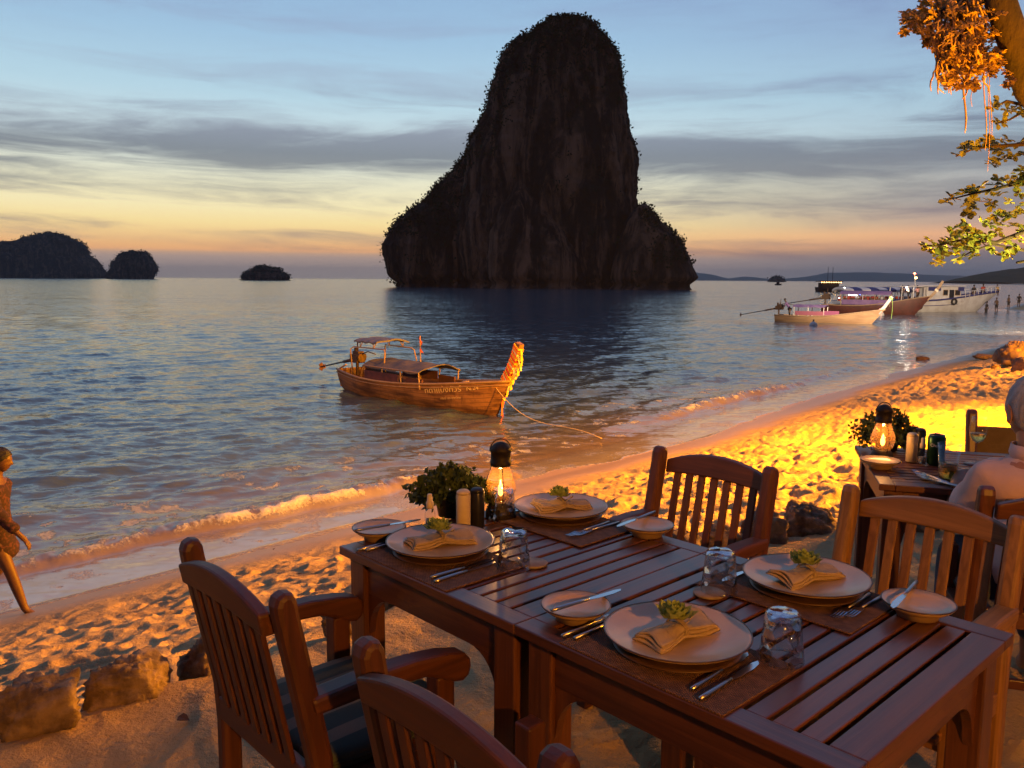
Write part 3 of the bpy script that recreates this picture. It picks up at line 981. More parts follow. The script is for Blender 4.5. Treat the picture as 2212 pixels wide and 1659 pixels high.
k.put(p.inputs['Base Color'], k.mix(k.step(k.m('ADD', k.m('MULTIPLY', wv, .25), k.noise(ob, 60, 4.0)), .3, .8), (.075, .032, .014, 1), (.20, .095, .042, 1)))
p.inputs['Roughness'].default_value = .8
k.put(p.inputs['Normal'], k.n('ShaderNodeBump', {'Height': wv, 'Strength': .8, 'Distance': .0015}).outputs[0])

def thin_glass(name, tint=(1, 1, 1), refl=1.0, ior=1.45):
    m = bpy.data.materials.new(name); m.use_nodes = True
    m.node_tree.nodes.clear()
    k = NT(m.node_tree)
    bf = k.n('ShaderNodeNewGeometry').outputs['Backfacing']
    fr = k.m('MULTIPLY', k.n('ShaderNodeFresnel', {'IOR': ior}).outputs[0], k.m('SUBTRACT', 1.0, bf))
    tr = k.n('ShaderNodeBsdfTransparent', {0: tuple(tint) + (1,)})
    gl = k.n('ShaderNodeBsdfGlossy', {'Roughness': .03})
    mx = k.n('ShaderNodeMixShader', {0: k.m('MULTIPLY', fr, refl, clamp=True), 1: tr.outputs[0], 2: gl.outputs[0]})
    k.n('ShaderNodeOutputMaterial', {'Surface': mx.outputs[0]})
    return m

def tumbler_glass(name):
    """thin dimpled glass: clear, with the highlights broken up by the dimples"""
    m = bpy.data.materials.new(name); m.use_nodes = True
    m.node_tree.nodes.clear()
    k = NT(m.node_tree)
    ob_ = k.n('ShaderNodeTexCoord').outputs['Object']
    vo = k.n('ShaderNodeTexVoronoi', {'Vector': ob_, 'Scale': 44.0})
    b = k.n('ShaderNodeBump', {'Height': vo.outputs['Distance'], 'Strength': .7, 'Distance': .010})
    bf = k.n('ShaderNodeNewGeometry').outputs['Backfacing']
    fr = k.m('MULTIPLY', k.n('ShaderNodeFresnel', {'IOR': 1.5, 'Normal': b.outputs[0]}).outputs[0], k.m('SUBTRACT', 1.0, k.m('MULTIPLY', bf, .7)))
    gl = k.n('ShaderNodeBsdfGlossy', {'Roughness': .04, 'Normal': b.outputs[0]})
    rf = k.n('ShaderNodeBsdfRefraction', {'IOR': 1.12, 'Roughness': .0, 'Normal': b.outputs[0]})
    tr = k.n('ShaderNodeBsdfTransparent', {0: (.97, .97, .97, 1)})
    m1 = k.n('ShaderNodeMixShader', {0: .0, 1: tr.outputs[0], 2: rf.outputs[0]})
    mx = k.n('ShaderNodeMixShader', {0: k.m('MULTIPLY', fr, 2.2, clamp=True), 1: m1.outputs[0], 2: gl.outputs[0]})
    k.n('ShaderNodeOutputMaterial', {'Surface': mx.outputs[0]})
    return m
m_tumbler = tumbler_glass('tumbler_glass')
m_chimney = thin_glass('lantern_glass', (1, .97, .92), 1.6)
def halo_tint(m, amt, col):
    """translucent colour mixed into the glass to stand for the halo of the flame"""
    k = NT(m.node_tree)
    out = [n for n in m.node_tree.nodes if n.type == 'OUTPUT_MATERIAL'][0]
    src = out.inputs[0].links[0].from_socket
    tl_ = k.n('ShaderNodeBsdfTranslucent', {0: tuple(col) + (1,)})
    mx = k.n('ShaderNodeMixShader', {0: amt, 1: src, 2: tl_.outputs[0]})
    k.put(out.inputs[0], mx.outputs[0])
halo_tint(m_chimney, .045, (.9, .45, .12))  # orange glow of the flame put into the chimney glass colour
m_clear = thin_glass('clear_glass', (.97, .97, .95), 1.5)

PLATE = [(0, .007), (.07, .007), (.075, 0), (.085, 0), (.088, .006), (.118, .012), (.141, .021), (.1455, .0245), (.1445, .0272), (.138, .0255), (.112, .018), (.082, .0135), (0, .0125)]
CHARG = [(0, 0), (.118, 0), (.1285, .004), (.128, .0062), (.115, .0055), (0, .0068)]
BREAD = [(0, .013), (.03, .011), (.033, 0), (.043, 0), (.046, .012), (.064, .020), (.0742, .029), (.0752, .0315), (.0735, .0335), (.061, .0255), (.045, .0195), (0, .018)]

def one(name, label, cat, mb, m_, loc, rz=0, smooth=True, bevel=0.0, group=None, angle=40):
    o = mb.build(name, m_, None, smooth=smooth, bevel=bevel, angle=angle)
    place(o, loc, rz)
    return tag(o, label, cat, group)

plate_me = None
def dish(name, label, prof, loc, m_, group, rim=None):
    o = thing(name, label, 'plate', loc, group=group)
    MB().lathe(prof, 56).build('body', m_, o, smooth=True)
    if rim:
        r_, z_ = rim
        MB().tube([(r_ * math.cos(a), r_ * math.sin(a), z_) for a in np.linspace(0, 2 * math.pi, 57)], .0017, 6, cap=False).build('rim', m_rim, o, smooth=True)
    return o

def flower(mb, c, r_, n=34, seed=0):
    rr = random.Random(seed)
    c = Vector(c)
    for i in range(n):
        f_ = i / n
        el_ = R(88 - 78 * f_)
        a = i * 2.39996
        L = r_ * (.45 + .6 * f_) * rr.uniform(.85, 1.1)
        d = Vector((math.cos(a) * math.cos(el_), math.sin(a) * math.cos(el_), math.sin(el_)))
        side = d.cross(Vector((0, 0, 1)))
        side = side.normalized() if side.length > .05 else Vector((1, 0, 0))
        up = side.cross(d)
        wd = L * .38
        b0 = c + d * r_ * .1
        p1, p2 = c + d * L * .6 + side * wd - up * .0, c + d * L * .6 - side * wd
        tip = c + d * L + up * L * .12
        mid = c + d * L * .62 - up * wd * .35
        mb.add([b0, p1, tip, p2, mid], [(0, 1, 4), (1, 2, 4), (2, 3, 4), (3, 0, 4)], 0)
    return mb

def napkin_set(loc, rz, seed, label, label_f):
    rr = random.Random(seed)
    # folded linen, pinched in the middle by a twine ring
    o = thing('napkin', label, 'napkin', loc, rz, 'folded napkins on the plates')
    nx, ny = 30, 12
    for layer in range(3):
        mb = MB()
        vs, fs = [], []
        flip = layer * .006
        for i in range(nx + 1):
            s = -1 + 2 * i / nx
            w_ = .040 * (.66 + .34 * min(1, abs(s) * 1.5) ** 1.3) * (1 - .05 * layer)
            for j in range(ny + 1):
                t = -1 + 2 * j / ny
                x = s * (.088 - .004 * layer) + .004 * math.sin(3 * t + seed)
                y = t * w_ + .008 * s * s * math.sin(seed + 2 * s)
                puff = .006 * min(1, abs(s) * 1.6) * math.cos(t * 1.5) + .0035 * math.sin(2.6 * t + 2.5 * s + seed + layer) + .010 * max(0, s * (1 if seed % 2 else -1) - .3) * (1 + t)
                lift = .012 * (1 - min(1, abs(s) * 2.2)) * (1 - t * t * .5)
                z = .004 + flip + max(0, puff) + lift + .003 * rr.random() * 0
                vs.append((x, y, z))
        n1 = len(vs)
        vs += [(x, y, max(.0003, z - .0045)) for x, y, z in vs]
        q = lambda i, j, b=0: b + i * (ny + 1) + j
        for i in range(nx):
            for j in range(ny):
                fs += [(q(i, j), q(i + 1, j), q(i + 1, j + 1), q(i, j + 1)), (q(i, j + 1, n1), q(i + 1, j + 1, n1), q(i + 1, j, n1), q(i, j, n1))]
        for i in range(nx):
            fs += [(q(i, 0), q(i, 0, n1), q(i + 1, 0, n1), q(i + 1, 0)), (q(i + 1, ny), q(i + 1, ny, n1), q(i, ny, n1), q(i, ny))]
        for j in range(ny):
            fs += [(q(0, j + 1), q(0, j + 1, n1), q(0, j, n1), q(0, j)), (q(nx, j), q(nx, j, n1), q(nx, j + 1, n1), q(nx, j + 1))]
        mb.add(vs, fs, 0)
        mb.build('fold', m_cloth, o, smooth=True)
    tw = MB()
    for dx_ in (-.004, .0, .004):
        tw.tube([(dx_ + .001 * math.sin(a * 3), .027 * math.cos(a), .017 + .018 * math.sin(a)) for a in np.linspace(0, 2 * math.pi, 19)], .0016, 6, cap=False)
    for lp in (1, -1):
        tw.tube([(.006 + .02 * math.sin(a) * lp + .012, .012 + .014 * (1 - math.cos(a)) * lp, .034 + .006 * math.sin(2 * a)) for a in np.linspace(0, 5.5, 15)], .0014, 5)
    tw.build('twine', m_twine, o, smooth=True)
    fl = thing('flower', label_f, 'flower', Vector(loc) + Vector((math.cos(rz) * -.006, math.sin(rz) * -.006, .038)), rz, 'green blossoms tied on the napkins')
    flower(MB(), (0, 0, .004), .044, 54, seed).build('petals', m_flower, fl)
    MB().tube([(0, 0, .008), (.012, .004, .001), (.03, .010, -.004)], [.002, .0016, .0012], 5).build('stalk', m_stem, fl)
    return o

def knife_mesh(L=.205):
    h, b = MB(), MB()
    h.tube([(0, 0, .0035), (.02, 0, .0035), (.08, 0, .0035), (.105, 0, .003)], [.0038, .0046, .0042, .003], 8)
    bl = [(.103, -.004), (.125, -.008), (.17, -.0095), (.195, -.006), (L, .002), (.19, .006), (.12, .0055), (.103, .004)]
    b.prism(bl, .0016, 'xy', .003)
    return h, b
def fork_mesh():
    h, b = MB(), MB()
    h.tube([(0, 0, .003), (.05, 0, .004), (.12, 0, .006)], [.0042, .0036, .0026], 8)
    b.prism([(.118, -.003), (.135, -.010), (.150, -.0105), (.150, .0105), (.135, .010), (.118, .003)], .0016, 'xy', .0055)
    for i in range(4):
        y = -.009 + .006 * i
        b.tube([(.149, y, .0055), (.175, y, .0035), (.195, y * .95, .0058)], [.0016, .0014, .0008], 6)
    return h, b
kn_h, kn_b = [x.mesh('knife') for x in knife_mesh()]
fk_h, fk_b = [x.mesh('fork') for x in fork_mesh()]
def cutlery(kind, label, loc, rz, tilt=(0, 0)):
    o = thing(kind, label, kind, loc, rz, 'cutlery on the tables')
    a, b = (kn_h, kn_b) if kind == 'knife' else (fk_h, fk_b)
    link_mesh('handle', a, m_handle, o, smooth=True)
    link_mesh('blade' if kind == 'knife' else 'tines', b, m_steel, o, smooth=False)
    o.rotation_euler = (tilt[0], tilt[1], rz)
    return o

def glass_tumbler(loc, label, seed=0):
    prof = [(0, .098), (.026, .098), (.0325, .094), (.0345, .085), (.0375, .05), (.0425, .004), (.0428, .0), (.0408, .0), (.0402, .004), (.0352, .05), (.0322, .082), (.029, .0855), (0, .0855)]
    o = MB().lathe(prof, 40).build('tumbler', m_tumbler, None, smooth=True)
    place(o, loc, seed)
    return tag(o, label, 'glass', 'upturned tumblers')

MATZ = .0045
def setting(u, v, side, who, mat_u, ids):
    """side +1: the diner sits at v = 0; -1: at the far edge"""
    mo = MB().box((0, 0, MATZ / 2), (.385, .262, MATZ)).build('place_mat', m_mat, None, bevel=.0015)
    vv = .133 if side > 0 else .612
    place(mo, TW(mat_u, vv), TROT + random.uniform(-.02, .02))
    tag(mo, 'brown woven mat under the plate ' + who, 'place mat', 'woven place mats')
    zb = TOP + MATZ + .0008
    dish('charger', 'dark brown underplate beneath the plate ' + who, CHARG, TW(u, v, zb), m_rim, 'brown underplates')
    dish('dinner_plate', 'cream stoneware dinner plate ' + who, PLATE, TW(u, v, zb + .0058), m_plate, 'dinner plates', (.1450, .0262))
    return TW(u, v, zb + .0058 + .0135)

W1, W2, W3, W4 = 'nearest the camera', 'before the golden teak chair', 'nearest the striped cushion chair', 'beside the lantern on the far table'
s1 = setting(.968, .165, 1, W1, .99, 0)
s2 = setting(.985, .655, -1, W2, .985, 1)
s3 = setting(.195, .172, 1, W3, .235, 2)
s4 = setting(.172, .662, -1, W4, .225, 3)
for sp, who, rz_, sd in ((s1, W1, R(36), 1), (s2, W2, R(30), 2), (s3, W3, R(24), 3), (s4, W4, R(22), 4)):
    napkin_set(sp, rz_, sd, 'folded beige napkin on the plate ' + who, 'green blossom tied on the napkin ' + who)

GT = 'upturned tumblers'
glass_tumbler(TW(1.142, .262, TOP + .0046), 'upturned dimpled tumbler on the mat corner nearest the camera', .3)
glass_tumbler(TW(.862, .478, TOP + .0070), 'upturned dimpled tumbler leaning over a round coaster in the middle of the near table', .9)
glass_tumbler(TW(.418, .232, TOP + .0050), 'upturned dimpled tumbler right of the plate nearest the striped cushion chair', 1.6)
glass_tumbler(TW(.075, .505, TOP + .0012), 'upturned dimpled tumbler right in front of the lantern on the far table', 2.1)
def coaster(u, v, label):
    return one('coaster', label, 'coaster', MB().lathe([(0, 0), (.036, 0), (.037, .0015), (.037, .0052), (.036, .0062), (0, .0062)], 32), m_coaster, TW(u, v, TOP + .0005), 0, group='round coasters', bevel=0)
coaster(.850, .455, 'round wooden coaster under the tumbler in the middle of the near table')
coaster(.428, .292, 'round wooden coaster behind the tumbler of the far table')

def bread(u, v, who):
    dish('side_plate', 'small cream side plate ' + who, BREAD, TW(u, v, TOP + .001), m_plate, 'small side plates', (.0748, .0325))
    return TW(u, v, TOP + .036)
AV, AU = math.atan2(V.y, V.x), TROT
b1 = bread(.735, .120, 'at the near corner where the two tables meet')
b2 = bread(1.230, .690, 'by the right edge of the near table')
b3 = bread(-.020, .120, 'at the left corner of the far table')
b4 = bread(.470, .710, 'by the right edge of the far table')
cutlery('knife', 'butter knife across the side plate where the tables meet', b1 - V * .075 + U * .0, AV + R(-6), (0, 0))
cutlery('knife', 'butter knife across the side plate at the right edge of the near table', b2 + V * .105 - U * .045, AV + math.pi + R(8))
cutlery('knife', 'butter knife across the side plate at the left corner of the far table', b3 - V * .08, AV + R(-10))
cutlery('knife', 'butter knife across the side plate at the right edge of the far table', b4 + V * .10 - U * .05, AV + math.pi + R(6))
def cut(kind, u, v, label, rz):
    cutlery(kind, label, TW(u, v, TOP + MATZ + .001), rz)
cut('knife', 1.128, .012, 'table knife right of the plate nearest the camera, outer one', AV + R(2))
cut('knife', 1.098, .030, 'table knife right of the plate nearest the camera, inner one', AV + R(3))
cut('fork', .815, .03, 'fork left of the plate nearest the camera, inner one', AV)
cut('fork', .790, .02, 'fork left of the plate nearest the camera, outer one', AV - R(2))
cut('fork', 1.138, .74, 'fork right of the plate by the golden teak chair, outer one', AV + math.pi)
cut('fork', 1.112, .715, 'fork right of the plate by the golden teak chair, inner one', AV + math.pi + R(3))
cut('knife', .835, .735, 'knife left of the plate by the golden teak chair', AV + math.pi)
cut('knife', .372, .015, 'table knife right of the plate nearest the striped cushion chair, outer one', AV + R(2))
cut('knife', .345, .025, 'table knife right of the plate nearest the striped cushion chair, inner one', AV)
cut('fork', .066, .02, 'fork left of the plate nearest the striped cushion chair, inner one', AV)
cut('fork', .050, .005, 'fork left of the plate nearest the striped cushion chair, outer one', AV)
cut('fork', .352, .725, 'fork beside the lantern plate, outer one', AV + math.pi)
cut('fork', .330, .705, 'fork beside the lantern plate, inner one', AV + math.pi + R(4))
cut('knife', .040, .72, 'knife between the lantern and its plate, upper one', AV + math.pi)
cut('knife', .055, .70, 'knife between the lantern and its plate, lower one', AV + math.pi)

# ------------------------------------------------------------------ oil lanterns, plants, condiments
m_iron = mat('black_iron', (.018, .015, .013), (.035, .025, .018), scale=40, rough=.55, metal=.6, bump=.2)
m_flame = mat('flame', (1, .6, .2), emit=(1.0, .42, .07), estr=9.0)
m_wick = mat('wick', (.3, .2, .1), rough=.8)
def lantern(loc, label, power=1.0):
    o = thing('oil_lantern', label, 'lantern', loc, random.random(), 'lit glass oil lanterns')
    MB().lathe([(0, 0), (.045, 0), (.047, .004), (.046, .022), (.040, .036), (.034, .048), (.030, .052), (0, .052)], 32).build('base', m_iron, o, smooth=True, bevel=.001)
    prof = [(.030, .052), (.041, .066), (.0475, .088), (.0455, .110), (.036, .136), (.029, .156), (.027, .170)]
    gl = MB().lathe(prof + [(r_ - .0016, z) for r_, z in reversed(prof)], 36, closed=True)
    gl.build('chimney', m_chimney, o, smooth=True)
    cap = MB().lathe([(.0285, .163), (.0315, .163), (.0325, .168), (.0325, .178), (.0305, .180), (.0305, .205), (.033, .207), (.0345, .211), (.031, .220), (.02, .231), (.008, .236), (0, .237)], 32)
    cp = cap.build('cap', m_iron, o, smooth=True)
    MB().tube([(.033 * math.cos(a), .004, .207 + .036 * math.sin(a) + .002) for a in np.linspace(0, math.pi, 15)], .0018, 6).build('bail_handle', m_iron, o, smooth=True)
    for q in range(3):
        a = q * 2.094 + .5
        MB().tube([((r_ + .0025) * math.cos(a), (r_ + .0025) * math.sin(a), z) for r_, z in [(.036, .045)] + prof[1:]] , .0012, 5).build('guard_wire', m_iron, o, smooth=True)
    MB().lathe([(0, .052), (.012, .052), (.010, .064), (.004, .066), (0, .068)], 16).build('burner', m_wick, o, smooth=True)
    MB().lathe([(0, .066), (.006, .072), (.0095, .082), (.008, .093), (.0035, .107), (0, .118)], 16).build('flame', m_flame, o, smooth=True)
    ld = bpy.data.lights.new('flame_light', 'POINT')
    ld.energy = power
    ld.color = (1.0, .46, .13)
    ld.shadow_soft_size = .008
    lo_ = bpy.data.objects.new('flame_light', ld)
    COL.objects.link(lo_)
    lo_.parent = o
    lo_.location = (0, 0, .122)
    return o
lan1 = lantern(TW(.055, .515, TOP + .0006), 'lit oil lantern with black cap on the far joined table, beside the leafy plant')

def leafy(loc, label, size, n, seed, pot=True, lean_=(0, 0)):
    o = thing('table_plant', label, 'plant', loc, 0, 'small leafy table plants')
    r_ = np.random.default_rng(seed)
    if pot:
        MB().lathe([(0, 0), (.042, 0), (.052, .055), (.054, .058), (.050, .058), (.046, .05), (0, .05)], 24).build('pot', m_iron, o, smooth=True)
    sx, sy, sz = size
    fo, stm = MB(), MB()
    for i in range(n):
        a = r_.uniform(0, 6.28); ce = r_.uniform(-.55, 1)
        se_ = math.sqrt(max(0, 1 - ce * ce))
        rad_ = r_.uniform(.45, 1.02) ** .5
        lob = 1 + .20 * math.sin(3 * a + seed) + .18 * math.sin(7 * a + 5 * ce) + .16 * math.sin(11 * a - 7 * ce + seed)
        c_ = Vector((sx * se_ * math.cos(a) * rad_ * lob, sy * se_ * math.sin(a) * rad_ * lob, .075 + sz * ce * rad_ * (1 + .25 * math.sin(5 * a + 2 * seed))))
        if c_.z < .012: c_.z = .012 + r_.uniform(0, .02)
        L = r_.uniform(.007, .0135)
        d = Vector(r_.normal(0, 1, 3)); d.z = abs(d.z) * .6; d.normalize()
        s_ = d.orthogonal().normalized()
        s_ = Matrix.Rotation(r_.uniform(0, 6.28), 3, d) @ s_
        t_ = d.cross(s_)
        fo.add([c_ - s_ * L, c_ + t_ * L * .62 - s_ * L * .1, c_ + s_ * L + d * L * .2, c_ - t_ * L * .62 - s_ * L * .1], [(0, 1, 2, 3)], 0)
        if i % 26 == 0:
            stm.tube([(0, 0, .05), c_ * .5 + Vector((0, 0, .02)), c_], [.0014, .0011, .0007], 4)
    fo.build('foliage', m_leafg, o)
    stm.build('stems', m_stem, o)
    return o
leafy(at(976, 1112, TOP + .0006), 'bushy small-leaved plant between the salt shaker and the sea', (.115, .065, .075), 2300, 3)
m_cream = mat('cream_ceramic', (.60, .48, .28), (.54, .42, .24), scale=30, rough=.4)
m_black = mat('black_ceramic', (.012, .011, .012), (.02, .018, .018), scale=30, rough=.3)
SHAK = [(0, 0), (.0205, 0), (.0215, .003), (.0215, .106), (.0195, .114), (.0135, .1185), (0, .120)]
def shaker(loc, label, m_):
    o = thing('shaker', label, 'shaker', loc, 0, 'salt and pepper shakers')
    MB().lathe(SHAK[:4], 28).build('body', m_, o, smooth=True, bevel=.001)
    MB().lathe([(.0212, .1062)] + SHAK[4:], 28).build('cap', m_, o, smooth=True)
    return o
shaker(at(1001, 1143, TOP + .0006), 'cream shaker standing next to the black one on the far joined table', m_cream)
shaker(at(1031, 1138, TOP + .0006), 'black pepper shaker right of the cream one on the far joined table', m_black)
def spray(loc, label):
    o = thing('spray_bottle', label, 'bottle', loc, 0, 'small spray bottles')
    pr_ = [(0, .0005), (.0145, .0005), (.0155, .004), (.0155, .048), (.013, .058), (.0085, .066)]
    MB().lathe(pr_, 22).build('bottle', m_clear, o, smooth=True)
    MB().lathe([(0, .002), (.0135, .002), (.0135, .03), (0, .03)], 18).build('liquid', mat('bottle_liquid', (.5, .45, .35), rough=.1, trans=.6), o, smooth=True)
    MB().lathe([(.0105, .064), (.0115, .066), (.0115, .082), (.0085, .084), (.0075, .104), (.006, .106), (0, .106)], 20).build('cap', m_cream, o, smooth=True)
    return o
spray(at(929, 1143, TOP + .0006), 'small clear spray bottle with cream cap in front of the leafy plant')
# ================================================================== electric lamps of the beach restaurant
m_lampcase = mat('lamp_housing', (.03, .03, .03), rough=.5, metal=.5)
m_lampglow = mat('lamp_lens', (1, .8, .5), emit=(1.0, .5, .12), estr=8.0)
def spot(parent, loc, target, power, color, angle, blend=.6, size=.06):
    ld = bpy.data.lights.new('spot', 'SPOT')
    ld.energy = power
    ld.color = color
    ld.spot_size = R(angle)
    ld.spot_blend = blend
    ld.shadow_soft_size = size
    o = bpy.data.objects.new('spot', ld)
    COL.objects.link(o)
    o.parent = parent
    o.location = loc
    d = Vector(target) - Vector(loc)
    o.rotation_euler = d.to_track_quat('-Z', 'Y').to_euler()
    return o
def floodlight(name, label, loc, target, power, color, angle, blend=.6, size=.06):
    o = thing(name, label, 'floodlight', loc)
    d = (Vector(target) - Vector(loc)).normalized()
    rot = d.to_track_quat('-Z', 'Y').to_matrix()
    MB().lathe([(0, .16), (.05, .15), (.085, .06), (.10, 0), (.094, 0), (.075, .06), (0, .10)], 24, rot=rot).build('housing', m_lampcase, o, smooth=True)
    MB().lathe([(0, .012), (.09, .012), (.09, .016), (0, .016)], 24, rot=rot).build('lens', m_lampglow, o, smooth=True)
    MB().tube([rot @ Vector((0, 0, .12)), rot @ Vector((0, 0, .12)) + Vector((.05, 0, .05)), rot @ Vector((0, 0, .12)) + Vector((.16, .02, .05))], .012, 8).build('bracket', m_lampcase, o, smooth=True)
    spot(o, rot @ Vector((0, 0, -.01)), rot @ Vector((0, 0, -3)), power, color, angle, blend, size)
    return o
ORANGE = (1.0, .355, .004)
# the boat floodlight behind the photographer: a lamp between two round louvres, so that its beam
# passes over the terrace and strikes only the water and the moored boat
def louvre_light(loc, aim, power, color, angle, label):
    o = thing('floodlight', label, 'floodlight', loc)
    MB().lathe([(0, -.093), (.31, -.083), (.31, -.077), (0, -.077)], 48).build('lower_louvre', m_lampcase, o)
    MB().lathe([(0, .040), (.20, .040), (.20, .048), (0, .06)], 48).build('upper_louvre', m_lampcase, o)
    for a in (2.6, 3.7, 4.7, 5.8):
        MB().tube([(.17 * math.cos(a), .17 * math.sin(a), -.08), (.17 * math.cos(a), .17 * math.sin(a), .042)], .006, 6).build('spacer', m_lampcase, o)
    MB().tube([(0, -.05, -.09), (0, -.05, -loc[2] + gz(loc[0], loc[1]))], .025, 10).build('pole', m_lampcase, o)
    MB().lathe([(0, -.03), (.018, -.02), (.02, .0), (.012, .012), (0, .015)], 14, c=(0, -.035, 0)).build('bulb', m_lampglow, o, smooth=True)
    spot(o, (0, 0, 0), Vector(aim) - Vector(loc), power, color, angle, 1.0, .018)
    return o
louvre_light((-.15, -2.2, 3.0), (-1.2, 24, -1.6), 21000, ORANGE, 46, 'louvred floodlight on a pole behind the tables, aimed at the moored boat')
# the beach floodlight: on a pole at the right, a barn door keeps it off the terrace
def door_light(loc, aim, power, color, angle, door_az, label, blend=.35):
    o = thing('floodlight', label, 'floodlight', loc)
    d = (Vector(aim) - Vector(loc)).normalized()
    rot = d.to_track_quat('-Z', 'Y').to_matrix()
    MB().lathe([(0, .16), (.05, .15), (.085, .06), (.09, .03), (.082, .03), (.07, .06), (0, .10)], 24, rot=rot).build('housing', m_lampcase, o, smooth=True)
    MB().lathe([(0, .035), (.08, .035), (.08, .04), (0, .04)], 24, rot=rot).build('lens', m_lampglow, o, smooth=True)
    e = Vector((math.cos(door_az), math.sin(door_az), 0)); n_ = Vector((-e.y, e.x, 0))
    q = e * .42 + n_ * .16
    rz_ = Matrix.Rotation(door_az, 3, 'Z')
    MB().box(q, (.012, .32, .9), rz_).build('barn_door', m_lampcase, o)
    MB().box(e * .26 + n_ * .32, (.34, .012, .9), rz_).build('barn_door', m_lampcase, o)
    MB().tube([rot @ Vector((0, 0, .13)), rot @ Vector((0, 0, .13)) + Vector((.12, 0, 0)), Vector((.25, .0, -loc[2] + gz(loc[0] + .25, loc[1])))], .03, 10).build('pole', m_lampcase, o)
    spot(o, (0, 0, 0), d, power, color, angle, blend, .02)
    return o
door_light((8.0, 9.3, 2.7), (0.6, 10.0, -.9), 25000, ORANGE, 164, R(215.2), 'floodlight with a barn door on a pole at the right, lighting the near beach')
floodlight('floodlight', 'black floodlight farther along the beach on the right', (17.5, 18.5, 2.6), (6.0, 22.0, -1.5), 22000, ORANGE, 165, .4, .10)
floodlight('floodlight', 'black floodlight by the far landing, lighting the tour boats', (31.0, 41.0, 6.0), (36.0, 82.0, 0.0), 110000, (1.0, .74, .48), 60, .6, .2)
# under the added shade roof behind the photographer
floodlight('floodlight', 'black floodlight under the added shade roof behind the tables', (1.9, -3.1, 2.6), (.6, 2.4, .2), 950, (1.0, .36, .03), 110, .7, .07)
# garden spot in the sand below the low branch
floodlight('floodlight', 'small garden floodlight in the sand below the low branch', (5.3, 4.7, .25), (4.35, 6.9, 1.85), 4200, (1.0, .85, .22), 40, .5, .04)
floodlight('floodlight', 'small orange floodlight at the foot of the leaning tree, shining up into its crown', (3.7, 3.3, .3), (2.55, 5.0, 2.95), 4200, ORANGE, 60, .6, .05)

# ------------------------------------------------------------------ unseen thatched roof added above the terrace to cut the sky light
m_thatch = mat('thatch', (.16, .11, .06), (.09, .06, .03), scale=14, rough=.95, bump=.8, bscale=50, stretch=(3, .4, 1))
roof = thing('shade_roof', 'unseen thatched roof added over the terrace as a shade', 'roof', (0, 0, 0))
b_ = MB()
b_.prism([(-8.0, 4.6), (-3.0, 4.2), (1.6, 3.25), (1.6, 3.13), (-3.0, 4.06), (-8.0, 4.45)], 14.0, 'yz', 0.0)
b_.build('thatch', m_thatch, roof)
for x_ in (-6.5, 6.5):
    for y_ in (-7.5, -2.6):
        MB().tube([(x_, y_, gz(x_, y_) - .2), (x_, y_, 4.1)], .09, 10).build('post', m_darkw, roof, smooth=True)
for y_, z_ in ((-7.5, 4.38), (-2.6, 3.95), (1.45, 3.12)):
    MB().box((0, y_, z_), (13.6, .10, .14)).build('beam', m_darkw, roof)
# ================================================================== stones along the terrace edge
def stone(label, loc, size, seed, rz=0.0, m_=None, cuts=15, group='boulders edging the sand terrace', name='boulder', cat='rock', sub=34):
    r_ = np.random.default_rng(seed)
    nu, nv = sub * 2, sub
    th = np.linspace(0, math.pi, nv); ph = np.linspace(0, 2 * math.pi, nu, endpoint=False)
    D = np.stack([np.sin(th)[:, None] * np.cos(ph)[None], np.sin(th)[:, None] * np.sin(ph)[None], np.repeat(np.cos(th)[:, None], nu, 1)], -1)
    N = r_.normal(0, 1, (cuts, 3)); N /= np.linalg.norm(N, axis=1)[:, None]
    N = np.vstack([N, [[0, 0, -1], [0, 0, 1], [1, 0, 0], [-1, 0, 0], [0, 1, 0], [0, -1, 0]]])
    off = np.concatenate([r_.uniform(.72, 1.0, cuts), [.55, .9, .95, .95, .95, .95]])
    q = np.maximum(D @ N.T, 1e-3) / off
    rr = 1.0 / (np.sum(q ** 26, -1) ** (1 / 26))
    n1 = noise3(D[..., 0] * 2.2, D[..., 1] * 2.2, D[..., 2] * 2.2, seed, 4) - .5
    n2 = noise3(D[..., 0] * 9, D[..., 1] * 9, D[..., 2] * 9, seed + 5, 3) - .5
    rr = rr * (1 + .9 * n1 + .55 * n2)
    P_ = D * rr[..., None] * np.array(size) / 2
    me = np_mesh('boulder', P_.reshape(-1, 3), grid_quads(nv, nu, True)[:, ::-1])
    o = link_mesh(name, me, m_ or m_stone, smooth=True)
    place(o, loc, rz)
    return tag(o, label, cat, group)

def on_ground(x, y, z_guess=0.0):
    p_ = at(x, y, z_guess)
    for _ in range(6):
        p_ = at(x, y, gz(p_.x, p_.y))
    return p_
def stone_px(label, x, ybase, wpx, h, seed, depth=None, sink=.30, zg=0.0, **kw):
    p_ = on_ground(x, ybase, zg)
    w_ = wpx / FPX * p_.length
    d_ = depth or w_ * .75
    c_ = p_ + Vector((p_.x, p_.y, 0)).normalized() * d_ * .42
    z_ = gz(c_.x, c_.y)
    return stone(label, (c_.x, c_.y, z_ + h * (.5 - sink)), (w_ * .82, d_ * .8, h * .95), seed, math.atan2(-p_.x, p_.y), **kw)
stone_px('tan boulder at the bottom left corner of the photo', 78, 1600, 200, .23, 5)
stone_px('angular tan boulder second from the left along the terrace edge', 288, 1525, 215, .24, 18)
stone_px('upright tan boulder half hidden behind the striped cushion chair', 446, 1462, 130, .26, 21)
stone_px('brown boulder glimpsed under the far table past its left leg', 850, 1310, 90, .20, 31)
stone_px('brown boulder seen under the arm of the striped cushion chair', 745, 1378, 110, .18, 33)
stone_px('dark boulder behind the left slats of the brown armchair', 1470, 1205, 130, .16, 12)
